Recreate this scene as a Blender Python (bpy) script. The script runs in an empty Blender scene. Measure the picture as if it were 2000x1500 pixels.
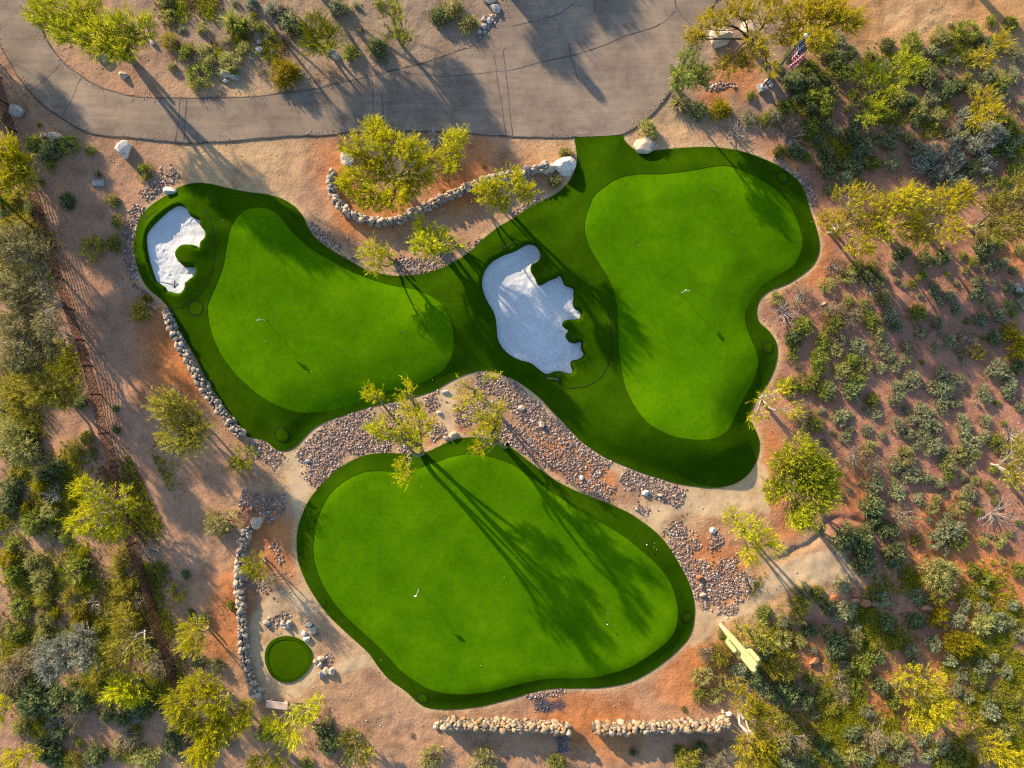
import bpy, math, random
import numpy as np
from mathutils import Vector, Matrix
from mathutils.geometry import delaunay_2d_cdt

# ------------------------------------------------------------------ camera, sky, sun, exposure
SC = bpy.context.scene
COL = SC.collection
CAM_H, FPX = 50.0, 1400.0                     # drone height (m), focal length in photo pixels (2000 wide)
cam_d = bpy.data.cameras.new('camera'); cam = bpy.data.objects.new('camera', cam_d); COL.objects.link(cam)
cam.location = (0, 0, CAM_H); cam.rotation_euler = (0, 0, 0)
cam_d.sensor_width = 36.0; cam_d.lens = 36.0 * FPX / 2000.0; cam_d.clip_end = 2000.0
SC.camera = cam
SUN_EL = math.radians(17.5)
SHX, SHY = 0.655, -0.756                      # direction in which shadows fall (world x, y)
world = bpy.data.worlds.new('World'); SC.world = world; world.use_nodes = True
wn = world.node_tree.nodes; wl = world.node_tree.links
sky = wn.new('ShaderNodeTexSky'); sky.sky_type = 'NISHITA'; sky.sun_disc = False
sky.sun_elevation = SUN_EL; sky.sun_rotation = math.atan2(-SHX, -SHY)
sky.air_density = 1.0; sky.dust_density = 0.6; sky.ozone_density = 2.0
bg = wn['Background']; bg.inputs['Strength'].default_value = 0.14
wl.new(sky.outputs['Color'], bg.inputs['Color'])
sd = bpy.data.lights.new('sun', 'SUN'); sun = bpy.data.objects.new('sun', sd); COL.objects.link(sun)
sd.energy = 4.8; sd.angle = math.radians(0.9); sd.color = (1.0, 0.80, 0.55)
sun_dir = Vector((SHX * math.cos(SUN_EL), SHY * math.cos(SUN_EL), -math.sin(SUN_EL)))
sun.rotation_euler = sun_dir.to_track_quat('-Z', 'Y').to_euler(); sun.location = (-40, 46, 40)
vs = SC.view_settings
vs.view_transform = 'Standard'; vs.look = 'None'; vs.gamma = 1.0; vs.exposure = 1.07; vs.use_curve_mapping = False
SC.cycles.max_bounces = 5; SC.cycles.diffuse_bounces = 3; SC.cycles.transmission_bounces = 3
SC.cycles.use_denoising = False
SC.cycles.filter_width = 1.2

rng = np.random.default_rng(7); random.seed(7)

# ------------------------------------------------------------------ helpers
def W(px, py, z=0.0):
    """photo pixel of the nadir view -> ground position at height z"""
    k = (CAM_H - z) / FPX
    return ((px - 1000.0) * k, (750.0 - py) * k)
S = CAM_H / FPX                               # metres per photo pixel on the ground

def mesh_np(name, V, F, mat=None, attrs=None, smooth=False, uv=None):
    V = np.asarray(V, np.float32); F = np.asarray(F, np.int32)
    me = bpy.data.meshes.new(name)
    k = F.shape[1]
    me.vertices.add(len(V)); me.vertices.foreach_set('co', V.ravel())
    me.loops.add(F.size); me.loops.foreach_set('vertex_index', F.ravel())
    me.polygons.add(len(F))
    me.polygons.foreach_set('loop_start', np.arange(0, F.size, k, dtype=np.int32))
    me.polygons.foreach_set('loop_total', np.full(len(F), k, np.int32))
    if smooth: me.polygons.foreach_set('use_smooth', np.ones(len(F), bool))
    for an, (typ, data) in (attrs or {}).items():
        a = me.attributes.new(an, typ, 'POINT')
        a.data.foreach_set('color' if typ == 'FLOAT_COLOR' else 'value', np.asarray(data, np.float32).ravel())
    if uv is not None:
        l = me.uv_layers.new(name='uv'); l.data.foreach_set('uv', np.asarray(uv, np.float32)[F.ravel()].ravel())
    me.update(calc_edges=True); me.validate()
    if mat: me.materials.append(mat)
    return me

def obj(name, me, parent=None, loc=(0, 0, 0), rot=(0, 0, 0), scale=(1, 1, 1), **props):
    o = bpy.data.objects.new(name, me); COL.objects.link(o)
    o.location = loc; o.rotation_euler = rot; o.scale = scale
    if parent is not None: o.parent = parent
    for k, v in props.items(): o[k] = v
    return o

def thing(name, label, cat, loc=(0, 0, 0), rot=(0, 0, 0), scale=(1, 1, 1), group=None):
    o = obj(name, None, None, loc, rot, scale, label=label, category=cat)
    o.empty_display_size = 0.2
    if group: o['group'] = group
    return o

class MB:
    """collects solids with mixed polygons into one mesh"""
    def __init__(s): s.v = []; s.f = []
    def add(s, v, f):
        b = len(s.v); s.v += [tuple(p) for p in v]; s.f += [tuple(i + b for i in q) for q in f]; return s
    def box(s, c, d, rz=0.0, bev=0.0):
        x, y, z = [q / 2 for q in d]; b = min(bev, x * .9, y * .9, z * .9)
        ring = [(-x, -y), (x, -y), (x, y), (-x, y)]
        ins = [(-x + b, -y + b), (x - b, -y + b), (x - b, y - b), (-x + b, y - b)]
        lay = [(ins, -z), (ring, -z + b), (ring, z - b), (ins, z)] if b > 0 else [(ring, -z), (ring, z)]
        cs, sn = math.cos(rz), math.sin(rz); v = []; f = []
        for rg, zz in lay:
            for (a, q) in rg: v.append((c[0] + a * cs - q * sn, c[1] + a * sn + q * cs, c[2] + zz))
        for L in range(len(lay) - 1):
            for i in range(4):
                j = (i + 1) % 4; f.append((L * 4 + i, L * 4 + j, L * 4 + 4 + j, L * 4 + 4 + i))
        n = len(v); f.append((3, 2, 1, 0)); f.append((n - 4, n - 3, n - 2, n - 1))
        return s.add(v, f)
    def tube(s, pts, rad, n=6):
        pts = [Vector(p) for p in pts]; m = len(pts)
        rad = [rad] * m if isinstance(rad, (int, float)) else rad
        v = []; f = []
        for i, p in enumerate(pts):
            t = (pts[min(i + 1, m - 1)] - pts[max(i - 1, 0)]).normalized()
            a = t.cross(Vector((0.31, 0.2, 0.93)))
            if a.length < 1e-3: a = t.cross(Vector((1, 0, 0)))
            a.normalize(); b = t.cross(a)
            for k in range(n):
                an = 2 * math.pi * k / n; v.append(p + (a * math.cos(an) + b * math.sin(an)) * rad[i])
        for i in range(m - 1):
            for k in range(n):
                j = (k + 1) % n; f.append((i * n + k, i * n + j, i * n + n + j, i * n + n + k))
        f.append(tuple(range(n - 1, -1, -1))); f.append(tuple((m - 1) * n + k for k in range(n)))
        return s.add(v, f)
    def mesh(s, name, mat, smooth=False):
        me = bpy.data.meshes.new(name); me.from_pydata(s.v, [], s.f); me.update()
        if smooth:
            for p in me.polygons: p.use_smooth = True
        if mat: me.materials.append(mat)
        return me

# ------------------------------------------------------------------ materials
def new_mat(name):
    m = bpy.data.materials.new(name); m.use_nodes = True
    nt = m.node_tree; nt.nodes.clear()
    out = nt.nodes.new('ShaderNodeOutputMaterial')
    return m, nt, out
def nn(nt, t, **kw):
    n = nt.nodes.new(t)
    for k, v in kw.items(): setattr(n, k, v)
    return n
def noise(nt, scale, detail=4, rough=0.55, obj_space=False, vec=None):
    n = nn(nt, 'ShaderNodeTexNoise'); n.inputs['Scale'].default_value = scale
    n.inputs['Detail'].default_value = detail; n.inputs['Roughness'].default_value = rough
    if vec is None:
        if obj_space:
            tc = nn(nt, 'ShaderNodeTexCoord'); vec = tc.outputs['Object']
        else:
            g = nn(nt, 'ShaderNodeNewGeometry'); vec = g.outputs['Position']
    nt.links.new(vec, n.inputs['Vector'])
    return n.outputs['Fac']
def ramp(nt, fac, stops):
    r = nn(nt, 'ShaderNodeValToRGB'); e = r.color_ramp.elements
    while len(e) < len(stops): e.new(0.5)
    for q, (p, c) in zip(e, stops): q.position = p; q.color = (*c, 1)
    nt.links.new(fac, r.inputs['Fac']); return r.outputs['Color']
def mixc(nt, a, b, fac, mode='MIX'):
    m = nn(nt, 'ShaderNodeMix', data_type='RGBA', blend_type=mode)
    for s, v in ((m.inputs[6], a), (m.inputs[7], b), (m.inputs[0], fac)):
        if hasattr(v, 'links') or isinstance(v, bpy.types.NodeSocket): nt.links.new(v, s)
        elif isinstance(v, tuple): s.default_value = (*v, 1)
        else: s.default_value = v
    return m.outputs[2]
def bump(nt, h, strength, dist, prev=None):
    b = nn(nt, 'ShaderNodeBump'); b.inputs['Strength'].default_value = strength; b.inputs['Distance'].default_value = dist
    nt.links.new(h, b.inputs['Height'])
    if prev: nt.links.new(prev, b.inputs['Normal'])
    return b.outputs['Normal']
def bsdf(nt, out, color, rough=0.9, normal=None, spec=0.2, metal=0.0):
    p = nn(nt, 'ShaderNodeBsdfPrincipled')
    if isinstance(color, tuple): p.inputs['Base Color'].default_value = (*color, 1)
    else: nt.links.new(color, p.inputs['Base Color'])
    p.inputs['Roughness'].default_value = rough; p.inputs['Specular IOR Level'].default_value = spec
    p.inputs['Metallic'].default_value = metal
    if normal: nt.links.new(normal, p.inputs['Normal'])
    nt.links.new(p.outputs[0], out.inputs['Surface']); return p
def mat_plain(name, c, rough=0.7, var=0.15, scale=6.0, spec=0.3, metal=0.0, bmp=0.0, obj_space=True):
    m, nt, out = new_mat(name)
    f = noise(nt, scale, 5, 0.6, obj_space)
    lo = tuple(x * (1 - var) for x in c); hi = tuple(min(1, x * (1 + var)) for x in c)
    col = ramp(nt, f, [(0.3, lo), (0.7, hi)])
    nrm = bump(nt, noise(nt, scale * 6, 4, 0.6, obj_space), 0.6, bmp) if bmp else None
    bsdf(nt, out, col, rough, nrm, spec, metal); return m

def mat_ground():
    m, nt, out = new_mat('desert_soil')
    at = nn(nt, 'ShaderNodeAttribute', attribute_name='soil'); c = at.outputs['Color']
    f1 = noise(nt, 0.55, 6, 0.62); c = mixc(nt, c, ramp(nt, f1, [(0.30, (0.66, 0.61, 0.59)), (0.5, (1, 1, 1)), (0.70, (1.20, 1.15, 1.06))]), 1.0, 'MULTIPLY')
    f2 = noise(nt, 5.0, 5, 0.7); c = mixc(nt, c, ramp(nt, f2, [(0.3, (0.84, 0.83, 0.83)), (0.55, (1.03, 1.03, 1.03)), (0.75, (1.13, 1.12, 1.10))]), 1.0, 'MULTIPLY')
    f3 = noise(nt, 38.0, 3, 0.7); c = mixc(nt, c, ramp(nt, f3, [(0.32, (0.76, 0.76, 0.78)), (0.5, (1, 1, 1)), (0.72, (1.2, 1.19, 1.17))]), 0.5, 'MULTIPLY')
    v = nn(nt, 'ShaderNodeTexVoronoi', feature='F1'); v.inputs['Scale'].default_value = 5.5; v.inputs['Randomness'].default_value = 1.0
    g = nn(nt, 'ShaderNodeNewGeometry'); nt.links.new(g.outputs['Position'], v.inputs['Vector'])
    def bumpa(h, st, dist, prev=None):
        b = nn(nt, 'ShaderNodeBump'); b.inputs['Distance'].default_value = dist; nt.links.new(h, b.inputs['Height'])
        mu = nn(nt, 'ShaderNodeMath', operation='MULTIPLY'); mu.inputs[1].default_value = st; nt.links.new(at.outputs['Alpha'], mu.inputs[0]); nt.links.new(mu.outputs[0], b.inputs['Strength'])
        if prev: nt.links.new(prev, b.inputs['Normal'])
        return b.outputs['Normal']
    n = bumpa(noise(nt, 2.2, 6, 0.66), 0.75, 0.085)
    n = bumpa(v.outputs['Distance'], 0.25, 0.035, n)
    n = bumpa(noise(nt, 13.0, 3, 0.6), 0.5, 0.018, n)
    bsdf(nt, out, c, 0.95, n, 0.1); return m

def mat_turf(name, dark, mid, light, fine=1.0):
    m, nt, out = new_mat(name)
    f1 = noise(nt, 0.35, 5, 0.6)
    c = ramp(nt, f1, [(0.25, dark), (0.5, mid), (0.78, light)])
    f2 = noise(nt, 3.0, 5, 0.65); c = mixc(nt, c, ramp(nt, f2, [(0.3, (0.80, 0.84, 0.7)), (0.5, (1, 1, 1)), (0.7, (1.16, 1.12, 1.2))]), 0.8, 'MULTIPLY')
    f3 = noise(nt, 45.0, 3, 0.75); c = mixc(nt, c, ramp(nt, f3, [(0.3, (0.72, 0.75, 0.6)), (0.5, (1, 1, 1)), (0.7, (1.24, 1.2, 1.2))]), 0.38, 'MULTIPLY')
    n = bump(nt, noise(nt, 60.0, 3, 0.7), 0.3 * fine, 0.010)
    n = bump(nt, noise(nt, 1.3, 4, 0.6), 0.35 * fine, 0.05, n)
    p = bsdf(nt, out, c, 0.95, n, 0.0)
    p.inputs['Sheen Weight'].default_value = 0.0
    return m

def mat_sand():
    m, nt, out = new_mat('bunker_sand')
    f1 = noise(nt, 0.8, 5, 0.6); c = ramp(nt, f1, [(0.3, (0.60, 0.60, 0.60)), (0.7, (0.69, 0.69, 0.69))])
    f2 = noise(nt, 30, 3, 0.7); c = mixc(nt, c, ramp(nt, f2, [(0.3, (0.93, 0.93, 0.93)), (0.6, (1.03, 1.03, 1.03))]), 0.6, 'MULTIPLY')
    g = nn(nt, 'ShaderNodeNewGeometry'); mp = nn(nt, 'ShaderNodeMapping'); mp.inputs['Rotation'].default_value = (0, 0, 0.6); mp.inputs['Scale'].default_value = (1, 5, 1)
    nt.links.new(g.outputs['Position'], mp.inputs['Vector'])
    n = bump(nt, noise(nt, 1.6, 3, 0.5, vec=mp.outputs['Vector']), 0.4, 0.02)
    n = bump(nt, noise(nt, 2.6, 2, 0.5), 0.5, 0.05, n)
    bsdf(nt, out, c, 0.9, n, 0.1); return m

def mat_asphalt():
    m, nt, out = new_mat('road_asphalt')
    f1 = noise(nt, 0.22, 5, 0.6); c = ramp(nt, f1, [(0.25, (0.175, 0.134, 0.103)), (0.5, (0.258, 0.196, 0.147)), (0.75, (0.355, 0.268, 0.194))])
    g = nn(nt, 'ShaderNodeNewGeometry'); mp = nn(nt, 'ShaderNodeMapping'); mp.inputs['Scale'].default_value = (0.25, 3.2, 1); mp.inputs['Rotation'].default_value = (0, 0, -0.12)
    nt.links.new(g.outputs['Position'], mp.inputs['Vector'])
    f2 = noise(nt, 1.0, 4, 0.6, vec=mp.outputs['Vector']); c = mixc(nt, c, ramp(nt, f2, [(0.3, (0.84, 0.84, 0.85)), (0.65, (1.1, 1.09, 1.07))]), 0.9, 'MULTIPLY')
    f3 = noise(nt, 50, 2, 0.8); c = mixc(nt, c, ramp(nt, f3, [(0.3, (0.72, 0.72, 0.72)), (0.7, (1.28, 1.28, 1.28))]), 0.4, 'MULTIPLY')
    f4 = noise(nt, 0.55, 7, 0.7); c = mixc(nt, c, ramp(nt, f4, [(0.36, (0.70, 0.69, 0.70)), (0.5, (1, 1, 1)), (0.66, (1.2, 1.17, 1.12))]), 0.8, 'MULTIPLY')
    n = bump(nt, noise(nt, 70, 2, 0.7), 0.3, 0.01)
    n = bump(nt, noise(nt, 0.9, 3, 0.5), 0.25, 0.03, n)
    bsdf(nt, out, c, 0.9, n, 0.2); return m

def mat_stone(name, cols, scale=3.0, rnd=0.5):
    m, nt, out = new_mat(name)
    oi = nn(nt, 'ShaderNodeObjectInfo')
    base = ramp(nt, oi.outputs['Random'], [(i / max(1, len(cols) - 1), c) for i, c in enumerate(cols)])
    f = noise(nt, scale, 6, 0.65); c = mixc(nt, base, ramp(nt, f, [(0.3, (0.62, 0.6, 0.58)), (0.5, (1, 1, 1)), (0.72, (1.25, 1.22, 1.2))]), 1.0, 'MULTIPLY')
    n = bump(nt, noise(nt, scale * 5, 5, 0.7), 0.8, 0.03)
    bsdf(nt, out, c, 0.85, n, 0.2); return m

def mat_attr_stone(name, cols):
    m, nt, out = new_mat(name)
    at = nn(nt, 'ShaderNodeAttribute', attribute_name='tint')
    base = ramp(nt, at.outputs['Fac'], [(i / max(1, len(cols) - 1), c) for i, c in enumerate(cols)])
    f = noise(nt, 25, 3, 0.6); c = mixc(nt, base, ramp(nt, f, [(0.3, (0.75, 0.75, 0.75)), (0.7, (1.15, 1.15, 1.15))]), 0.8, 'MULTIPLY')
    bsdf(nt, out, c, 0.85, None, 0.2); return m

def mat_leaf(name, dark, mid, light, transl=0.42, vary=0.15):
    m, nt, out = new_mat(name)
    at = nn(nt, 'ShaderNodeAttribute', attribute_name='tint')
    c = ramp(nt, at.outputs['Fac'], [(0.05, dark), (0.5, mid), (0.95, light)])
    oi = nn(nt, 'ShaderNodeObjectInfo')
    hs = nn(nt, 'ShaderNodeHueSaturation')
    mr = nn(nt, 'ShaderNodeMapRange'); mr.inputs[3].default_value = 0.5 - vary * 0.05; mr.inputs[4].default_value = 0.5 + vary * 0.05
    mv = nn(nt, 'ShaderNodeMapRange'); mv.inputs[3].default_value = 1 - vary; mv.inputs[4].default_value = 1 + vary
    nt.links.new(oi.outputs['Random'], mr.inputs[0]); nt.links.new(oi.outputs['Random'], mv.inputs[0])
    nt.links.new(mr.outputs[0], hs.inputs['Hue']); nt.links.new(mv.outputs[0], hs.inputs['Value']); nt.links.new(c, hs.inputs['Color'])
    d = nn(nt, 'ShaderNodeBsdfDiffuse'); t = nn(nt, 'ShaderNodeBsdfTranslucent'); mx = nn(nt, 'ShaderNodeMixShader')
    nt.links.new(hs.outputs[0], d.inputs[0]); nt.links.new(hs.outputs[0], t.inputs[0]); mx.inputs[0].default_value = transl
    nt.links.new(d.outputs[0], mx.inputs[1]); nt.links.new(t.outputs[0], mx.inputs[2]); nt.links.new(mx.outputs[0], out.inputs['Surface'])
    return m

M = {}
M['ground'] = mat_ground()
M['fringe'] = mat_turf('fringe_grass', (0.018, 0.048, 0.0006), (0.027, 0.069, 0.0008), (0.042, 0.092, 0.001))
M['green'] = mat_turf('putting_grass', (0.044, 0.122, 0.0008), (0.064, 0.166, 0.001), (0.104, 0.220, 0.0013), 0.7)
M['teepad'] = mat_turf('tee_grass', (0.030, 0.068, 0.001), (0.04, 0.09, 0.001), (0.052, 0.106, 0.0015), 0.7)
M['seam'] = mat_plain('turf_seam', (0.010, 0.022, 0.003), 0.9, 0.2)
M['sand'] = mat_sand()
M['road'] = mat_asphalt()
M['crack'] = mat_plain('road_joint', (0.10, 0.083, 0.070), 0.9, 0.4)
M['edge_dark'] = mat_plain('road_edge', (0.085, 0.075, 0.068), 0.9, 0.5, 2.0)  # dark tone of the flat strips along the road edges
M['wall_pale'] = mat_stone('pale_field_stone', [(0.36, 0.25, 0.135), (0.27, 0.22, 0.165), (0.40, 0.305, 0.195), (0.19, 0.17, 0.15), (0.38, 0.225, 0.095), (0.45, 0.38, 0.29), (0.30, 0.19, 0.10)])
M['wall_grey'] = mat_stone('grey_field_stone', [(0.36, 0.29, 0.215), (0.25, 0.225, 0.205), (0.48, 0.385, 0.28), (0.20, 0.19, 0.19), (0.40, 0.285, 0.19), (0.54, 0.47, 0.39)])
M['mortar'] = mat_plain('wall_core', (0.10, 0.085, 0.07), 0.95, 0.3, 4, bmp=0.02)
M['boulder_grey'] = mat_stone('grey_boulder', [(0.38, 0.35, 0.32), (0.44, 0.41, 0.38)])
M['boulder_tan'] = mat_stone('tan_boulder', [(0.46, 0.36, 0.26), (0.50, 0.41, 0.31)])
M['boulder_white'] = mat_stone('white_boulder', [(0.62, 0.56, 0.48), (0.66, 0.61, 0.55)])
M['boulder_red'] = mat_stone('red_sandstone', [(0.38, 0.15, 0.07), (0.42, 0.20, 0.11)])
M['river'] = mat_attr_stone('river_rock', [(0.13, 0.092, 0.085), (0.23, 0.155, 0.13), (0.33, 0.225, 0.18), (0.16, 0.125, 0.12), (0.42, 0.31, 0.25), (0.58, 0.50, 0.43)])
M['bluegravel'] = mat_attr_stone('dark_gravel', [(0.05, 0.055, 0.065), (0.10, 0.105, 0.12), (0.16, 0.16, 0.17), (0.30, 0.30, 0.31)])
M['pebble'] = mat_attr_stone('desert_pebble', [(0.20, 0.13, 0.09), (0.34, 0.24, 0.17), (0.40, 0.30, 0.23), (0.55, 0.48, 0.40)])
M['rust'] = mat_plain('rusted_steel', (0.075, 0.027, 0.021), 0.8, 0.4, 5, 0.2, 0.0)
M['concrete'] = mat_plain('bench_stone', (0.58, 0.44, 0.37), 0.85, 0.06, 5)
M['slab'] = mat_plain('grey_concrete', (0.36, 0.33, 0.30), 0.85, 0.12, 5, bmp=0.004)
M['polemetal'] = mat_plain('dark_pole_metal', (0.05, 0.055, 0.065), 0.4, 0.2, 8, 0.5, 0.6)
M['finial'] = mat_plain('bright_finial_metal', (0.75, 0.74, 0.72), 0.3, 0.05, 8, 0.5, 0.6)
M['white'] = mat_plain('white_paint', (0.80, 0.80, 0.78), 0.5, 0.03)
M['black'] = mat_plain('black_metal', (0.02, 0.021, 0.024), 0.45, 0.2, 8, 0.5)
M['plank'] = mat_plain('weathered_wood', (0.28, 0.27, 0.26), 0.9, 0.25, 8)
M['saguaro'] = mat_plain('saguaro_skin', (0.37, 0.38, 0.18), 0.85, 0.35, 7, 0.1, bmp=0.012)
M['saguaro_base'] = mat_plain('saguaro_corky_base', (0.46, 0.36, 0.25), 0.9, 0.3, 4, 0.2, bmp=0.02)
M['bark'] = mat_plain('green_bark', (0.20, 0.19, 0.085), 0.85, 0.3, 3)
M['bark_dark'] = mat_plain('dark_bark', (0.10, 0.075, 0.05), 0.9, 0.3, 3)
M['deadwood'] = mat_plain('dead_twig', (0.40, 0.35, 0.29), 0.9, 0.25, 3)
L = {
    'pv':   mat_leaf('palo_verde_leaf', (0.26, 0.29, 0.014), (0.55, 0.54, 0.014), (0.80, 0.72, 0.026)),
    'pvg':  mat_leaf('green_palo_verde_leaf', (0.17, 0.21, 0.016), (0.38, 0.39, 0.018), (0.62, 0.57, 0.035)),
    'gold': mat_leaf('golden_leaf', (0.22, 0.20, 0.020), (0.49, 0.42, 0.022), (0.76, 0.62, 0.035)),
    'mq':   mat_leaf('mesquite_leaf', (0.12, 0.125, 0.026), (0.28, 0.26, 0.045), (0.48, 0.41, 0.07)),
    'mqg':  mat_leaf('grey_mesquite_leaf', (0.12, 0.115, 0.055), (0.26, 0.24, 0.11), (0.46, 0.40, 0.20)),
    'g':    mat_leaf('creosote_leaf', (0.09, 0.14, 0.022), (0.25, 0.31, 0.048), (0.58, 0.57, 0.13)),
    'b':    mat_leaf('bursage_leaf', (0.115, 0.15, 0.080), (0.31, 0.35, 0.185), (0.68, 0.66, 0.40)),
    'd':    mat_leaf('dark_jojoba_leaf', (0.065, 0.105, 0.050), (0.18, 0.24, 0.100), (0.46, 0.48, 0.20)),
    'o':    mat_leaf('olive_shrub_leaf', (0.15, 0.15, 0.024), (0.37, 0.34, 0.045), (0.64, 0.54, 0.09)),
    'y':    mat_leaf('yellow_shrub_leaf', (0.15, 0.15, 0.012), (0.36, 0.32, 0.013), (0.54, 0.43, 0.02)),
    's':    mat_leaf('silver_shrub_leaf', (0.15, 0.17, 0.135), (0.32, 0.345, 0.275), (0.60, 0.60, 0.47)),
    'p':    mat_leaf('pale_shrub_leaf', (0.17, 0.19, 0.055), (0.40, 0.40, 0.125), (0.68, 0.63, 0.27)),
    'x':    mat_leaf('dry_shrub_leaf', (0.16, 0.13, 0.07), (0.34, 0.28, 0.16), (0.56, 0.46, 0.28)),
    'weed': mat_leaf('green_weed', (0.16, 0.19, 0.014), (0.37, 0.39, 0.022), (0.60, 0.56, 0.05)),
    'straw': mat_leaf('dry_straw', (0.20, 0.14, 0.05), (0.34, 0.25, 0.10), (0.48, 0.37, 0.18)),
}

# ------------------------------------------------------------------ outlines traced on the ground plane
FRINGE_U = [(268,450),(275,425),(295,402),(325,382),(350,366),(378,358),(410,359),(450,369),(490,376),(520,380),(550,388),(575,403),(590,420),(600,440),(612,460),(635,480),(660,496),(690,513),(715,527),(745,535),(780,539),(815,537),(845,530),(870,520),(895,507),(920,490),(945,466),(970,446),(1000,428),(1030,408),(1060,392),(1085,380),(1105,362),(1120,340),(1127,315),(1125,290),(1124,268),(1150,268),(1180,266),(1213,263),(1218,272),(1228,283),(1240,292),(1262,296),(1290,293),(1330,289),(1375,287),(1410,289),(1450,296),(1490,310),(1525,327),(1555,350),(1572,375),(1580,405),(1592,440),(1600,475),(1597,500),(1585,520),(1565,537),(1540,553),(1515,563),(1500,570),(1485,583),(1478,600),(1478,618),(1485,632),(1500,645),(1513,663),(1518,682),(1516,705),(1508,730),(1495,755),(1480,775),(1468,800),(1466,820),(1475,840),(1482,860),(1482,880),(1476,902),(1462,925),(1440,942),(1415,950),(1390,953),(1360,950),(1325,945),(1290,935),(1250,922),(1215,908),(1185,895),(1160,880),(1135,862),(1115,842),(1095,820),(1075,800),(1055,778),(1030,758),(1005,742),(975,730),(950,724),(925,727),(900,735),(870,750),(850,762),(820,772),(790,780),(760,787),(730,793),(700,802),(670,812),(640,822),(615,835),(597,852),(580,870),(565,879),(550,881),(535,875),(520,862),(500,856),(480,850),(455,815),(432,783),(407,747),(387,707),(367,672),(347,637),(333,608),(325,595),(310,580),(295,568),(282,552),(272,530),(265,505),(262,478)]
GREEN_L = [(500,403),(520,405),(545,420),(560,440),(575,458),(590,472),(610,488),(640,505),(670,522),(700,535),(735,548),(770,557),(800,562),(825,570),(845,580),(860,592),(872,610),(882,632),(886,655),(886,680),(880,700),(870,717),(855,730),(835,742),(810,752),(780,758),(750,766),(720,777),(690,788),(665,797),(640,803),(615,806),(590,806),(560,799),(530,786),(500,767),(478,748),(459,730),(432,695),(416,663),(408,637),(405,602),(411,583),(424,554),(437,519),(443,485),(451,445),(464,421),(480,407)]
GREEN_R = [(1152,400),(1160,381),(1181,363),(1213,344),(1253,337),(1293,337),(1333,333),(1368,327),(1400,321),(1427,321),(1453,331),(1480,343),(1503,356),(1525,374),(1545,397),(1560,425),(1571,463),(1567,490),(1553,517),(1521,538),(1500,551),(1484,565),(1469,589),(1459,610),(1459,629),(1467,658),(1477,682),(1483,703),(1480,725),(1472,749),(1459,773),(1448,793),(1437,812),(1424,833),(1405,849),(1373,857),(1341,856),(1307,849),(1267,828),(1245,804),(1229,777),(1219,751),(1213,717),(1209,677),(1207,637),(1205,597),(1197,565),(1184,535),(1165,506),(1149,477),(1141,445),(1145,418)]
FRINGE_D = [(580,1047),(585,1020),(599,985),(615,961),(639,935),(665,913),(697,895),(729,886),(767,885),(807,888),(841,880),(873,864),(905,855),(940,855),(975,863),(1000,875),(1027,896),(1059,920),(1093,943),(1133,962),(1187,983),(1227,1001),(1256,1020),(1283,1041),(1304,1065),(1325,1099),(1344,1135),(1355,1172),(1356,1207),(1347,1241),(1328,1265),(1301,1289),(1267,1313),(1227,1333),(1173,1343),(1120,1344),(1080,1345),(1040,1352),(1000,1364),(940,1379),(887,1385),(847,1384),(820,1375),(793,1350),(761,1327),(740,1303),(721,1276),(695,1252),(660,1220),(633,1191),(607,1153),(591,1121),(583,1097),(580,1073)]
GREEN_D = [(611,1060),(615,1028),(625,996),(644,964),(671,940),(703,924),(732,919),(772,920),(809,916),(847,904),(879,892),(908,887),(940,888),(969,895),(1000,907),(1027,926),(1069,956),(1107,980),(1147,1005),(1187,1027),(1221,1049),(1253,1075),(1283,1103),(1307,1134),(1320,1169),(1324,1201),(1317,1233),(1299,1257),(1267,1281),(1227,1305),(1173,1322),(1128,1327),(1075,1327),(1040,1332),(1000,1341),(953,1352),(900,1357),(852,1351),(820,1337),(783,1311),(756,1281),(729,1255),(687,1217),(655,1183),(628,1140),(615,1104),(611,1082)]
BUNKER_L = [(286,462),(292,448),(312,427),(332,410),(348,402),(360,405),(367,413),(373,423),(393,432),(392,440),(398,450),(404,458),(402,467),(395,472),(393,486),(388,484),(383,480),(372,477),(360,479),(350,488),(346,498),(350,510),(358,520),(370,522),(382,522),(385,528),(382,538),(370,547),(363,552),(361,563),(353,571),(343,572),(333,569),(325,567),(322,560),(307,550),(302,540),(293,513),(287,483)]
BUNKER_R = [(941.5,556),(945,533),(958.5,513),(981,499),(1006,490),(1026.5,478),(1038,476.7),(1049,482),(1055.5,495),(1051.5,508),(1038,516),(1036.7,529),(1044.6,542),(1050,555),(1058,556),(1072,548),(1088,542),(1094,536.7),(1099,547),(1103.6,557),(1119.5,563),(1120.6,572),(1119.5,585.5),(1120.6,600),(1133,608),(1134,617),(1128.5,622.4),(1106,624),(1098,633),(1103.6,641),(1110.4,644),(1104.7,656),(1112.6,668),(1124,670.4),(1135.3,667),(1135.3,680.6),(1140,693),(1131,701),(1117,704.4),(1115,714.6),(1119,725),(1110.4,729.4),(1097,725),(1083,725),(1069.6,730),(1058,725),(1038,709),(1017.5,703),(995,692),(976.7,671.6),(971,653),(968.7,624),(963,606),(949.5,583)]
ROAD = [(0,-110),(30,-40),(52,0),(64,22),(77,48),(88,72),(104,99),(125,123),(160,149),(197,171),(240,184),(293,191),(373,192.5),(453,191),(500,189),(553,182),(615,175),(660,163),(708,154),(756,141),(820,125),(873,108),(927,89),(950,68),(974,43),(985,16),(988,-20),(985,-120),(1480,-120),(1440,-50),(1395,5),(1368,50),(1349,91),(1336,117),(1315,165),(1296,197),(1267,229),(1235,253),(1213,263),(1160,267),(1125,268),(1080,269),(1000,267),(927,263),(847,257),(767,257),(687,260),(633,264),(580,265),(500,271),(427,277),(373,279),(320,275),(267,269),(213,265),(181,260),(152,249),(125,232),(96,213),(67,187),(40,155),(21,123),(0,85),(-30,20),(-70,-70),(-90,-115)]
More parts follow.
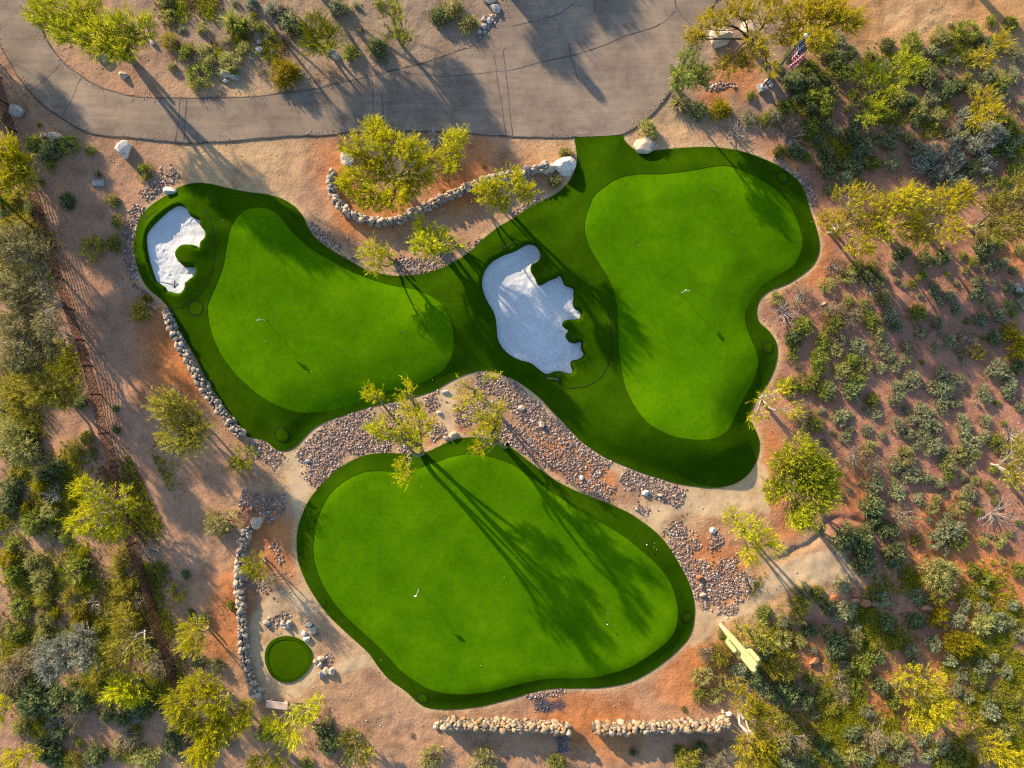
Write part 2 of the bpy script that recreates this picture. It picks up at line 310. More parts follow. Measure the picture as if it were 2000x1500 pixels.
TEE = [(562 + 46*math.cos(a) + 3*math.cos(2*a+.8), 1287 + 45*math.sin(a)) for a in np.linspace(0, 2*math.pi, 28, endpoint=False)]

def smooth_poly(pts, sub=3, z=0.0):
    P = np.array([W(*p, z) for p in pts]); n = len(P); out = []
    for i in range(n):
        p0, p1, p2, p3 = P[i-1], P[i], P[(i+1) % n], P[(i+2) % n]
        for k in range(sub):
            t = k / sub
            out.append(0.5*((2*p1)+(-p0+p2)*t+(2*p0-5*p1+4*p2-p3)*t*t+(-p0+3*p1-3*p2+p3)*t**3))
    out = np.array(out)
    area = 0.5*np.sum(out[:,0]*np.roll(out[:,1],-1)-np.roll(out[:,0],-1)*out[:,1])
    return out if area > 0 else out[::-1].copy()
P_ = {k: smooth_poly(v, 3, dict(gl=.5, gr=.6, gd=.36, bl=.4, br=.12).get(k, 0.0)) for k, v in dict(fu=FRINGE_U, gl=GREEN_L, gr=GREEN_R, fd=FRINGE_D, gd=GREEN_D, bl=BUNKER_L, br=BUNKER_R, road=ROAD, tee=TEE).items()}

def inside(poly, x, y):
    x = np.asarray(x); y = np.asarray(y); r = np.zeros(x.shape, bool)
    a = poly; b = np.roll(poly, -1, 0)
    for (x0, y0), (x1, y1) in zip(a, b):
        if y0 == y1: continue
        c = ((y0 > y) != (y1 > y)); r ^= c & (x < (x1-x0)*(y-y0)/(y1-y0)+x0)
    return r
def seg_dist(pts, x, y, closed):
    d = np.full(x.shape, 1e9); n = len(pts)
    for i in range(n if closed else n-1):
        ax, ay = pts[i]; bx, by = pts[(i+1) % n]; vx, vy = bx-ax, by-ay
        t = np.clip(((x-ax)*vx+(y-ay)*vy)/max(vx*vx+vy*vy, 1e-9), 0, 1)
        d = np.minimum(d, (x-ax-t*vx)**2+(y-ay-t*vy)**2)
    return np.sqrt(d)
def sdist(poly, x, y):
    """positive outside, negative inside; far away is clipped to 6 m"""
    r = np.full(x.shape, 6.0); lo = poly.min(0)-4; hi = poly.max(0)+4
    m = (x > lo[0]) & (x < hi[0]) & (y > lo[1]) & (y < hi[1])
    xx, yy = x[m], y[m]; d = seg_dist(poly, xx, yy, True); d[inside(poly, xx, yy)] *= -1
    r[m] = d; return r
def sstep(a, b, x):
    t = np.clip((x-a)/(b-a), 0, 1); return t*t*(3-2*t)
_lat = {}
def vnoise(x, y, scale, seed):
    g = _lat.setdefault(seed, np.random.default_rng(seed).random((128, 128)))
    u = np.asarray(x)*scale+1000.37; v = np.asarray(y)*scale+1000.71
    i = np.floor(u).astype(int); j = np.floor(v).astype(int); fu = u-i; fv = v-j
    fu = fu*fu*(3-2*fu); fv = fv*fv*(3-2*fv)
    a = g[i % 128, j % 128]; b = g[(i+1) % 128, j % 128]; c = g[i % 128, (j+1) % 128]; d = g[(i+1) % 128, (j+1) % 128]
    return (a*(1-fu)+b*fu)*(1-fv)+(c*(1-fu)+d*fu)*fv-0.5

# ------------------------------------------------------------------ height field on a raster
RES = 0.15
GX = np.arange(-41, 41.001, RES); GY = np.arange(-32, 32.001, RES)
XX, YY = np.meshgrid(GX, GY, indexing='ij')
D = {k: sdist(P_[k], XX, YY) for k in ('fu', 'fd', 'bl', 'br', 'road', 'tee', 'gl', 'gr', 'gd')}
d_turf = np.minimum(D['fu'], D['fd']); d_paved = np.minimum(np.minimum(d_turf, D['road']), D['tee'])
def poly_d(pts): return seg_dist([W(*p) for p in pts], XX, YY, False)
GULLY = [[(1505,1097),(1537,1089),(1548,1076),(1580,1065),(1612,1036),(1615,1020),(1638,1012),(1670,1017),(1700,1028)],
         [(1721,996),(1745,980),(1777,966),(1812,961),(1846,958),(1870,953),(1881,945),(1895,945)]]
wild = sstep(0.3, 2.5, d_paved)
H = (0.16*vnoise(XX, YY, 0.13, 1)+0.10*vnoise(XX, YY, 0.30, 2))                      # rolling ground
H = H*(0.35+0.65*wild) + 0.10*wild*vnoise(XX, YY, 0.7, 3) + (0.02+0.04*wild)*vnoise(XX, YY, 2.1, 4)*sstep(0.0, 0.25, d_paved)
H += 0.30*vnoise(XX, YY, 0.11, 11)*sstep(0.2, 2.0, -d_turf)                          # folds of the greens
H += 0.34*sstep(0.0, 1.5, -D['fd'])+0.26*sstep(0.0, 1.5, -D['fu'])+0.36*sstep(0.5, 3.6, -D['fu'])   # turf stands raised, its fringe slopes off
H += 0.55*sstep(0.1, 3.0, -D['fu'])*sstep(1120, 1230, XX/S+1000)*sstep(700, 850, 750-YY/S)
H -= 0.55*(1-sstep(0.0, 2.8, D['br']))*sstep(0.2, 1.5, -D['fu'])
H0 = H.copy()
for g in GULLY: H -= 0.15*np.exp(-(poly_d(g)/0.22)**2)*(0.6+1.2*np.clip(vnoise(XX, YY, 0.8, 33)+.3, 0, 1))
berm = lambda d, h, w: h*np.exp(-(np.maximum(d, 0)/w)**2)
H += np.where(D['bl'] < 5, berm(D['bl'], 0.36, 1.1), 0)*sstep(-0.1, 1.2, -D['fu'])
H += np.where(D['br'] < 5, berm(D['br'], 0.38, 1.5), 0)*sstep(-0.1, 1.2, -D['fu'])
hx, hy = W(378, 501); H += 0.22*np.exp(-((XX-hx)**2+(YY-hy)**2)/0.5)
def ring_mean(poly):
    u = np.clip(((poly[:, 0]-GX[0])/RES).round().astype(int), 0, len(GX)-1); v = np.clip(((poly[:, 1]-GY[0])/RES).round().astype(int), 0, len(GY)-1)
    return float(H0[u, v].mean())
SAND_L = ring_mean(P_['bl'])-0.17; SAND_R = ring_mean(P_['br'])-0.14
def sand_z(x): return np.where(np.asarray(x) < -12, SAND_L, SAND_R)
def lookup(A, x, y):
    u = np.clip((np.asarray(x)-GX[0])/RES, 0, len(GX)-1.001); v = np.clip((np.asarray(y)-GY[0])/RES, 0, len(GY)-1.001)
    i = u.astype(int); j = v.astype(int); fu = u-i; fv = v-j
    return (A[i, j]*(1-fu)+A[i+1, j]*fu)*(1-fv)+(A[i, j+1]*(1-fu)+A[i+1, j+1]*fu)*fv
def gz(x, y): return float(lookup(H, np.array([x]), np.array([y]))[0])
def G(px, py, dz=0.0):
    x, y = W(px, py); return (x, y, gz(x, y)+dz)

# ------------------------------------------------------------------ ground sheet with real soil colours
def blob(px, py, r, soft=0.6):
    x, y = W(px, py); d = np.hypot(XX-x, YY-y)/(r*S); d = d+0.55*vnoise(XX, YY, 0.55, int(px+py) % 97+20)+0.35*vnoise(XX, YY, 1.6, int(px) % 89+150)
    return 1-sstep(1-soft, 1+soft, d)
def strip(pts, w, soft=0.5, ns=0.5):
    d = poly_d(pts)/(w*S)+ns*vnoise(XX, YY, 0.9, int(pts[0][0]) % 91+40); return 1-sstep(1-soft, 1+soft, d)
C_TAN = np.array((0.425, 0.250, 0.148)); C_GREY = np.array((0.310, 0.225, 0.160)); C_RED = np.array((0.385, 0.190, 0.124))
C_ORG = np.array((0.500, 0.185, 0.060)); C_SAND = np.array((0.500, 0.335, 0.180)); C_PINK = np.array((0.390, 0.225, 0.145)); C_WET = np.array((0.060, 0.062, 0.082))
soil = np.ones(XX.shape+(3,))*C_TAN
def paint(mask, c, k=1.0):
    global soil
    m = np.clip(mask*k, 0, 1)[..., None]; soil = soil*(1-m)+c*m
pxx = XX/S+1000; pyy = 750-YY/S
nz = 60*vnoise(XX, YY, 0.12, 61)+30*vnoise(XX, YY, 0.5, 62)
paint(1-sstep(200, 300, pyy+nz*0.5), C_GREY)
paint(np.exp(-((D['road']-.5)/1.1)**2)*(D['road'] > -.5)*(1-sstep(420, 700, pxx)), np.array((0.47, 0.315, 0.175)), 0.7)
paint(sstep(1440, 1560, pxx+nz)*sstep(150, 330, pyy+nz), C_RED)
paint(sstep(1500, 1600, pxx+nz)*sstep(90, 170, pyy+nz*.5)*(1-sstep(330, 420, pyy+nz)), np.array((0.300, 0.150, 0.095)), 0.8)
paint(sstep(1480, 1640, pxx+nz)*(1-sstep(60, 170, pyy)), np.array((0.46, 0.25, 0.11)))
paint(1-sstep(230, 420, pxx+nz*1.5), C_PINK*0.95, 0.8)
for b in [(335,700,70),(355,750,55),(320,640,45),(545,1060,60),(520,1020,40),(660,330,50),(670,365,40),(920,330,60),(880,370,50),(1080,310,45),(1110,1400,60),(1180,1410,70),(1350,1330,60),(1400,1270,60),(1100,895,40),(1160,940,40),(1060,880,30),(880,860,40),(1440,1130,60),(1380,1080,50),(1500,880,45),(1510,960,35),(1660,965,45),(1540,1040,30),(1840,1070,80),(1900,1130,80),(1980,1160,60),(1730,1360,60),(1850,1290,50),(1580,1280,40),(455,1210,45),(460,1150,40),(430,1260,35),(640,940,30),(770,410,40),(1530,320,30),(1570,470,50),(1590,520,40),(1475,650,25),(1980,510,30),(1440,150,50),(1390,190,30),(690,430,40),(1700,1480,60),(1620,1400,50)]:
    paint(blob(*b), C_ORG, 0.74)
for b in [(560,1290,70),(570,1220,60),(600,1190,40),(1420,960,50),(1460,950,45),(1590,1110,70),(1520,1120,55),(1470,1180,45),(1400,1215,40),(1330,1000,50),(1270,1010,35),(585,945,45),(570,900,40),(690,1295,30),(870,810,26),(870,770,26),(1240,240,30),(1300,260,50),(1080,290,60),(480,300,90),(420,320,70),(1800,40,60)]:
    paint(blob(*b), C_SAND, 0.72)
rough = np.ones(XX.shape)
def path(pts, k=0.85, c=(0.57, 0.42, 0.255)):
    global rough
    d = sdist(smooth_poly(pts, 4), XX, YY)+0.18*vnoise(XX, YY, 1.1, 205); m = 1-sstep(-0.10, 0.16, d); paint(m, np.array(c), k); rough = np.minimum(rough, 1-0.72*m)
path([(556,884),(582,874),(592,895),(594,925),(608,955),(620,965),(600,990),(585,1015),(572,985),(562,945),(556,910)])
path([(855,768),(885,750),(888,790),(890,835),(905,852),(872,862),(858,845),(858,800)])
path([(1180,905),(1240,930),(1300,945),(1345,955),(1395,958),(1440,948),(1470,925),(1490,905),(1500,930),(1490,955),(1500,1000),(1470,990),(1430,1000),(1380,1010),(1340,1000),(1300,1012),(1280,1040),(1255,1015),(1235,1000),(1262,988),(1330,985),(1345,972),(1300,955),(1240,940)], .75)
path([(1356,1185),(1375,1195),(1410,1190),(1450,1180),(1475,1160),(1490,1135),(1530,1100),(1580,1082),(1640,1080),(1672,1120),(1660,1135),(1600,1138),(1550,1145),(1510,1165),(1480,1190),(1440,1205),(1400,1222),(1375,1250),(1350,1262),(1358,1225)])
path([(500,1190),(520,1170),(560,1150),(600,1160),(620,1190),(600,1200),(560,1190),(530,1205),(512,1230),(515,1260),(560,1232),(600,1245),(622,1275),(620,1310),(600,1345),(575,1365),(545,1362),(515,1365),(500,1330),(490,1280),(486,1230)], .8)
path([(655,1296),(690,1285),(716,1276),(728,1296),(690,1306),(660,1312)], .8)
path([(605,830),(650,812),(720,790),(800,771),(860,750),(920,722),(960,720),(1010,738),(1060,775),(1100,818),(1140,858),(1185,892),(1180,902),(1130,868),(1085,826),(1045,790),(1010,760),(960,735),(920,738),(880,760),(800,786),(720,806),(650,828),(605,856),(585,880),(575,872),(590,850)], .9, (0.40, 0.31, 0.225))
path([(215,640),(245,720),(262,800),(292,880),(330,960),(372,1040),(400,1120),(380,1125),(345,1060),(300,980),(262,900),(236,820),(214,740),(192,660),(180,600)], .7, (0.44, 0.255, 0.165))
paint(np.exp(-((d_turf-0.12)/0.22)**2)*(d_turf > -0.4), np.array((0.54, 0.37, 0.20)), 0.9)      # bare strip beside the turf edge
for b in [(1058,1376,14),(1092,1377,14),(1075,1384,13),(1066,1380,12)]: paint(blob(*b, 0.25), C_WET, 0.85)
paint(strip([(20,1030),(90,1080),(150,1180),(200,1330),(260,1440),(330,1500)], 16, 0.7), C_SAND, 0.35)

gsink = 0.28*sstep(0.05, 0.45, -d_paved) + 1.0*np.maximum(sstep(-0.7, -0.1, -D['bl']), sstep(-0.7, -0.1, -D['br']))
cx = np.concatenate([np.linspace(-900, -41, 18)[:-1], GX, np.linspace(41, 900, 18)[1:]])
cy = np.concatenate([np.linspace(-900, -32, 18)[:-1], GY, np.linspace(32, 900, 18)[1:]])
AX, AY = np.meshgrid(cx, cy, indexing='ij')
inn = (np.abs(AX) <= 41.01) & (np.abs(AY) <= 32.01)
AZ = np.where(inn, lookup(H-gsink, AX, AY), lookup(H-gsink, np.clip(AX, -41, 41), np.clip(AY, -32, 32))*0.2)
SOIL = np.stack([lookup(soil[..., k], AX, AY) for k in range(3)]+[lookup(rough, AX, AY)], -1)
ni, nj = AX.shape; idx = np.arange(ni*nj).reshape(ni, nj)
gf = np.stack([idx[:-1, :-1], idx[1:, :-1], idx[1:, 1:], idx[:-1, 1:]], -1).reshape(-1, 4)
obj('ground', mesh_np('ground', np.stack([AX, AY, AZ], -1).reshape(-1, 3), gf, M['ground'], {'soil': ('FLOAT_COLOR', SOIL.reshape(-1, 4))}, True), kind='structure', label='sandy desert soil in tan, grey and rust red patches', category='ground')

# ------------------------------------------------------------------ turf, sand, road sheets
def offset(poly, d):
    """move outline outward by d"""
    t = np.roll(poly, -1, 0)-np.roll(poly, 1, 0); t /= np.linalg.norm(t, axis=1)[:, None]
    return poly+np.stack([t[:, 1], -t[:, 0]], 1)*d
def sheet(name, outer, holes, zf, mat, step, skirt=0.06, rings=(), **props):
    pts = [Vector(p) for p in outer]; edges = [(i, (i+1) % len(outer)) for i in range(len(outer))]
    for h in holes:
        b = len(pts); pts += [Vector(p) for p in h]; edges += [(b+i, b+(i+1) % len(h)) for i in range(len(h))]
    nb = len(pts)
    lo = outer.min(0); hi = outer.max(0)
    gx, gy = np.meshgrid(np.arange(lo[0], hi[0], step), np.arange(lo[1], hi[1], step*0.87), indexing='ij')
    gx = gx+(np.arange(gx.shape[1]) % 2)[None, :]*step/2
    gx, gy = gx.ravel(), gy.ravel()
    k = inside(outer, gx, gy) & (seg_dist(outer, gx, gy, True) > step*0.45)
    for h in holes: k &= ~inside(h, gx, gy); k &= seg_dist(h, gx, gy, True) > step*0.45
    pts += [Vector((a, b)) for a, b in zip(gx[k], gy[k])]
    for r in rings:
        kk = inside(outer, r[:, 0], r[:, 1])
        for h in holes: kk &= ~inside(h, r[:, 0], r[:, 1]) & (seg_dist(h, r[:, 0], r[:, 1], True) > 0.05)
        pts += [Vector(p) for p in r[kk]]
    vo, eo, fo, ov, oe, of = delaunay_2d_cdt(pts, edges, [], 0, 1e-5)
    V = np.array([(p.x, p.y) for p in vo]); F = np.array([f for f in fo if len(f) == 3])
    c = V[F].mean(1); k = inside(outer, c[:, 0], c[:, 1])
    for h in holes: k &= ~inside(h, c[:, 0], c[:, 1])
    F = F[k]
    a, b, c_ = V[F[:, 0]], V[F[:, 1]], V[F[:, 2]]
    fl = ((b-a)[:, 0]*(c_-a)[:, 1]-(b-a)[:, 1]*(c_-a)[:, 0]) < 0
    F[fl] = F[fl][:, ::-1]
    Z = zf(V[:, 0], V[:, 1]); V3 = np.column_stack([V, Z])
    if skirt:
        E = np.concatenate([F[:, [0, 1]], F[:, [1, 2]], F[:, [2, 0]]]); key = {}
        for e in map(tuple, E): key[e] = 1
        bd = np.array([e for e in key if (e[1], e[0]) not in key])
        n = len(V3); top = np.unique(bd); m_ = len(top); mp = {v: n+i for i, v in enumerate(top)}
        V3 = np.vstack([V3, V3[top], V3[top]-np.array([0, 0, skirt])])
        sk = []
        for p, q in bd: sk += [(mp[q], mp[p], mp[p]+m_), (mp[q], mp[p]+m_, mp[q]+m_)]
        F = np.vstack([F, sk])
    used = np.unique(F); re = np.full(len(V3), -1); re[used] = np.arange(len(used))
    me = mesh_np(name, V3[used], re[F], mat, None, False)
    for p in me.polygons: p.use_smooth = abs(p.normal.z) > 0.6
    return obj(name, me, **props)
def z_fringe(x, y):
    d = np.minimum(lookup(D['bl'], x, y), lookup(D['br'], x, y)); t = sstep(0.0, 0.14, d)
    return (lookup(H, x, y)+0.04)*t+(sand_z(x)-0.03)*(1-t)
def z_green(x, y): return lookup(H, x, y)+0.015
fu = sheet('fringe_turf', P_['fu'], [P_['gl'], P_['gr'], P_['bl'], P_['br']], z_fringe, M['fringe'], 0.36, 0.07,
           [offset(P_['bl'], 0.14), offset(P_['br'], 0.14), offset(P_['bl'], 0.32), offset(P_['br'], 0.32)], kind='structure', label='dark green fringe turf around the two upper greens and both bunkers', category='turf')
fd = sheet('fringe_turf', P_['fd'], [P_['gd']], lambda x, y: lookup(H, x, y)+0.04, M['fringe'], 0.36, 0.07, kind='structure', label='dark green fringe turf ringing the large lower green', category='turf')
sheet('putting_green', offset(P_['gl'], 0.06), [], z_green, M['green'], 0.36, 0, kind='structure', label='bright putting green beside the small white bunker', category='putting green')
sheet('putting_green', offset(P_['gr'], 0.06), [], z_green, M['green'], 0.36, 0, kind='structure', label='bright heart shaped putting green beside the large bunker', category='putting green')
sheet('putting_green', offset(P_['gd'], 0.06), [], z_green, M['green'], 0.36, 0, kind='structure', label='largest bright putting green crossed by long tree shadows', category='putting green')
rf = np.random.default_rng(12); FP = []
for key, nfp in (('bl', 70), ('br', 120)):
    q = P_[key]; lo, hi = q.min(0), q.max(0)
    while nfp:
        w0 = rf.uniform(lo, hi); a_ = rf.random()*6.28
        for st in range(6):
            w1 = w0+st*.55*np.array([math.cos(a_), math.sin(a_)])+rf.normal(size=2)*.08
            if nfp and inside(q, np.array([w1[0]]), np.array([w1[1]]))[0]: FP.append((*w1, a_+rf.normal()*.2)); nfp -= 1
def z_sand(x, y):
    fp = np.zeros(np.shape(x))
    for fx, fy, fa in FP:
        u = (x-fx)*math.cos(fa)+(y-fy)*math.sin(fa); v = -(x-fx)*math.sin(fa)+(y-fy)*math.cos(fa); e = (u/.15)**2+(v/.08)**2
        fp += -.026*np.exp(-e)+.010*np.exp(-(np.sqrt(e)-1.5)**2*4)
    return z_sand0(x, y)+fp
def z_sand0(x, y):
    d = np.minimum(lookup(D['bl'], x, y), lookup(D['br'], x, y))
    return sand_z(x)-0.10*sstep(0.0, 0.7, -d)+0.05*vnoise(x, y, 1.1, 71)*sstep(0, .5, -d)+0.035*vnoise(x, y, 3.3, 72)*sstep(0.1, .5, -d)
sheet('sand_bunker', offset(P_['bl'], 0.07), [], z_sand, M['sand'], 0.085, 0, kind='structure', label='small crescent bunker of bright white sand', category='bunker')
sheet('sand_bunker', offset(P_['br'], 0.07), [], z_sand, M['sand'], 0.085, 0, kind='structure', label='large scalloped sand bunker shaded blue between the greens', category='bunker')
road = sheet('road', P_['road'], [], lambda x, y: lookup(H, x, y)*0.5+0.06, M['road'], 0.6, 0.12, kind='structure', label='curving grey asphalt driveway widening to a turning court', category='road')
def ribbon(name, pts, w, mat, parent, dz, closed=False, zf=None, sub=5, wob=0.0):
    P = np.array([W(*p) for p in pts]); out = []
    n = len(P); rngn = range(n if closed else n-1)
    for i in rngn:
        p0 = P[i-1] if (closed or i > 0) else P[0]; p1 = P[i]; p2 = P[(i+1) % n]; p3 = P[(i+2) % n] if (closed or i+2 < n) else P[-1]
        for k in range(sub):
            t = k/sub; out.append(0.5*((2*p1)+(-p0+p2)*t+(2*p0-5*p1+4*p2-p3)*t*t+(-p0+3*p1-3*p2+p3)*t**3))
    if not closed: out.append(P[-1])
    A = np.array(out)
    if wob: A = A+wob*np.stack([vnoise(A[:, 0], A[:, 1], 1.5, 81), vnoise(A[:, 0], A[:, 1], 1.5, 82)], 1)
    t = np.gradient(A, axis=0); t /= np.linalg.norm(t, axis=1)[:, None]; nr = np.stack([-t[:, 1], t[:, 0]], 1)
    ww = w*(1+(1.1*vnoise(A[:, 0], A[:, 1], 1.9, 83) if wob else 0)); ww = np.broadcast_to(ww, (len(A),))[:, None]
    Lf = A+nr*ww/2; Rt = A-nr*ww/2
    zf = zf or (lambda x, y: lookup(H, x, y))
    V = np.vstack([np.column_stack([Lf, zf(Lf[:, 0], Lf[:, 1])+dz]), np.column_stack([Rt, zf(Rt[:, 0], Rt[:, 1])+dz])])
    m = len(A); F = [(i, i+1, m+i+1, m+i)[::-1] for i in range(m-1)]
    if closed: F.append((m-1, 0, m, 2*m-1)[::-1])
    return obj(name, mesh_np(name, V, F, mat), parent)
zr = lambda x, y: lookup(H, x, y)*0.5+0.06
for pts, w in [([(351,193),(350,230),(343,276)], .07), ([(365,193),(363,235),(360,278)], .07), ([(160,151),(140,195),(122,229)], .05), ([(120,125),(95,150),(60,178)], .04), ([(727,155),(729,200),(732,240),(736,257)], .06), ([(745,186),(748,225),(750,256)], .06), ([(965,110),(976,180),(988,264)], .05), ([(983,100),(992,180),(1001,266)], .05),
               ([(1000,137),(1060,122),(1120,108),(1175,92),(1220,72),(1290,48),(1318,22)], .06), ([(1000,52),(1040,42),(1085,32),(1120,8)], .05), ([(1106,75),(1116,110),(1128,155),(1138,178)], .05), ([(1317,0),(1322,20),(1350,50)], .06), ([(780,140),(860,150),(960,142),(1000,137)], .03), ([(1165,0),(1162,25)], .05)]:
    ribbon('joint_line', pts, w, M['crack'], road, 0.005, False, zr, 6, 0.10)
lower = [p for p in ROAD if p[1] > 60][::-1]
ribbon('edge_strip', [(0,86),(21,124),(40,156),(67,188),(96,214),(125,233),(152,250),(181,261),(213,265.5),(267,269.5),(320,275),(373,279),(427,277),(500,271),(580,265),(633,264),(687,260),(767,257),(847,257),(927,263),(1000,267),(1080,269),(1125,268)], .075, M['edge_dark'], road, 0.006, False, zr, 5, 0.08)
ribbon('edge_strip', [(77,48),(88,72),(104,99),(125,123),(160,149),(197,171),(240,184),(293,191),(373,192.5),(453,191),(500,189),(553,182),(615,175),(660,163),(708,154),(756,141),(820,125),(873,108),(927,89)], .075, M['edge_dark'], road, 0.006, False, zr, 5, 0.08)
ribbon('edge_strip', [(1349,91),(1336,117),(1315,165),(1296,197),(1267,229),(1235,253),(1213,263)], .075, M['edge_dark'], road, 0.006, False, zr, 5, 0.08)
ribbon('turf_seam', [(334,603),(355,601),(382,588),(405,566),(420,538),(427,505),(428,470),(422,440),(408,412)], .045, M['seam'], fu, 0.058)
ribbon('turf_seam', [(1110,758),(1140,755),(1168,740),(1185,715),(1193,680),(1192,645),(1186,610)], .045, M['seam'], fu, 0.058)
ribbon('turf_seam', [(1472,749),(1482,757)], .06, M['seam'], fu, 0.058)
def tee_insert(px, py, r, parent):
    ring = [(px+r*math.cos(a), py+r*math.sin(a)) for a in np.linspace(0, 2*math.pi, 20, endpoint=False)]
    ribbon('tee_rim', ring, 0.07, M['seam'], parent, 0.062, True, None, 3)
    P = np.array([W(px+(r-1.5)*math.cos(a), py+(r-1.5)*math.sin(a)) for a in np.linspace(0, 2*math.pi, 28, endpoint=False)])
    P = P[::-1]; c = P.mean(0); V = np.vstack([np.column_stack([P, lookup(H, P[:, 0], P[:, 1])+0.058]), [(c[0], c[1], gz(*c)+0.059)]])
    n = len(P); obj('tee_disc', mesh_np('tee_disc', V, [(i, (i+1) % n, n) for i in range(n)], M['teepad']), parent)
for px, py, r in [(388,603,14),(553,849,14),(1498,679,11.5),(1527,347,11.5)]: tee_insert(px, py, r, fu)
for px, py, r in [(1340,1204,10.5),(826,1362,10.5)]: tee_insert(px, py, r, fd)
tee = sheet('tee_mat', P_['tee'], [offset(P_['tee'], -0.22)], lambda x, y: lookup(H, x, y)*0+gz(*W(562,1287))+0.09, M['fringe'], 0.3, 0.2, label='round artificial turf tee with dark rim beside the low stone wall', category='tee mat')
tp = sheet('tee_disc', offset(P_['tee'], -0.18), [], lambda x, y: lookup(H, x, y)*0+gz(*W(562,1287))+0.055, M['teepad'], 0.4, 0); tp.parent = tee

# ------------------------------------------------------------------ stones
def ico(sub):
    import bmesh
    bm = bmesh.new(); bmesh.ops.create_icosphere(bm, subdivisions=sub, radius=1.0)
    bm.verts.ensure_lookup_table(); V = np.array([v.co[:] for v in bm.verts]); F = np.array([[v.index for v in f.verts] for f in bm.faces]); bm.free(); return V, F
ICO1, ICO2, ICO3 = ico(1), ico(2), ico(3)
def rock_verts(base, seed, lump=0.28, cuts=4, flat=0.75, qlo=0.55):
    r = np.random.default_rng(seed); V = base.copy()
    n = V*(1+lump*np.stack([vnoise(V[:, 0]*1.3+seed, V[:, 1]*1.3+V[:, 2], 1.0, 301), vnoise(V[:, 1]*1.7+seed, V[:, 2]*1.7, 1.0, 302), vnoise(V[:, 2]*1.5+seed, V[:, 0]*1.5, 1.0, 303)], 1).sum(1)[:, None])
    for _ in range(cuts):
        d = r.normal(size=3); d /= np.linalg.norm(d); q = qlo+0.32*r.random(); t = n@d; n -= np.outer(np.maximum(t-q, 0)*0.96, d)
    n[:, 2] *= flat; return n
STONES = {m: [mesh_np('stone', rock_verts(ICO2[0], 10*i+k, 0.34, 9, 0.85, 0.5), ICO2[1], M[m], None, True) for i in range(9)] for k, m in enumerate(('wall_pale', 'wall_grey'))}
def polyline(pts, step):
    P = np.array([W(*p) for p in pts]); seg = np.linalg.norm(np.diff(P, axis=0), axis=1); L = np.concatenate([[0], np.cumsum(seg)])
    s = np.arange(0, L[-1], step); A = np.stack([np.interp(s, L, P[:, k]) for k in (0, 1)], 1)
    t = np.gradient(A, axis=0); t /= np.linalg.norm(t, axis=1)[:, None]; return A, np.stack([-t[:, 1], t[:, 0]], 1), L[-1]
def stone_wall(pts, thick, height, size, mkey, label, seed):
    r = np.random.default_rng(seed); A, N, Ln = polyline(pts, 0.25)
    base = thing('stone_wall', label, 'stone wall', (*A[len(A)//2], gz(*A[len(A)//2])))
    bx, by, bz = base.location
    w = thick*0.36; hh = height*0.86; prof = [(-w, -0.15), (-w, hh*0.8), (0, hh), (w, hh*0.8), (w, -0.15)]
    V = []; F = []; m = len(prof)
    for i, (p, n) in enumerate(zip(A, N)):
        z0 = gz(*p)
        for a, b in prof: V.append((p[0]+n[0]*a-bx, p[1]+n[1]*a-by, z0+b-bz))
    for i in range(len(A)-1):
        for k in range(m-1): F.append((i*m+k, i*m+k+1, (i+1)*m+k+1, (i+1)*m+k))
    obj('wall_core', mesh_np('wall_core', V, F, M['mortar']), base)
    courses = max(1, round(height/(size*0.72))); spots = []
    for c in range(courses):
        z = height*(c+0.5)/courses
        for side in (-1, 1): spots.append((side*(thick/2-size*0.22), z))
    spots += [(-thick*0.17, height*0.97), (thick*0.17, height*0.97)] if thick > 0.45 else [(0, height*0.97)]
    for a, z in spots:
        s = r.random()*size
        while s < Ln-0.05:
            sz = size*(0.42+1.10*r.random()**1.6); s += sz*0.42
            q = min(s/0.25, len(A)-1.001); i = int(q); f = q-i
            p = A[i]*(1-f)+A[min(i+1, len(A)-1)]*f; n = N[i]
            aa = a+r.normal()*0.03
            o = obj('stone', STONES[mkey][r.integers(9)], base, (p[0]+n[0]*aa-bx, p[1]+n[1]*aa-by, gz(*p)+z+r.normal()*0.03-bz), (r.normal()*0.3, r.normal()*0.3, math.atan2(-n[0], n[1])+r.normal()*0.35), (sz*0.56, sz*0.44, sz*(0.40+0.14*r.random())))
            s += sz*0.50
WALLS = {}
stone_wall([(650,338),(647,362),(659,392),(680,416),(710,430),(745,436),(780,432),(815,415),(850,397),(890,380),(930,362),(970,350),(1010,342),(1050,334),(1066,330)], 0.50, 0.62, 0.38, 'wall_grey', 'curved grey stone planter wall below the big palo verde near the road', 1)
stone_wall([(328,604),(336,630),(348,655),(361,681),(374,707),(390,737),(406,764),(425,791),(445,816),(463,838),(478,852)], 0.58, 0.55, 0.38, 'wall_grey', 'grey boulder wall edging the turf left of the small bunker green', 2)
stone_wall([(494,1027),(483,1040),(477,1060),(471,1090),(469,1120),(471,1150),(473,1180),(475,1210),(477,1240),(480,1270),(485,1300),(492,1328),(500,1348),(506,1360)], 0.56, 0.42, 0.38, 'wall_grey', 'low winding stone wall beside the round tee', 3)
stone_wall([(858,1406),(900,1408),(950,1409),(1000,1410),(1050,1412),(1100,1416),(1113,1418)], 0.56, 0.95, 0.44, 'wall_pale', 'sunlit tan stone wall left of the gap at the bottom', 4)
stone_wall([(1154,1416),(1200,1417),(1250,1414),(1300,1411),(1350,1409),(1385,1411),(1400,1408),(1418,1398)], 0.56, 0.95, 0.44, 'wall_pale', 'sunlit tan stone wall right of the gap at the bottom', 5)

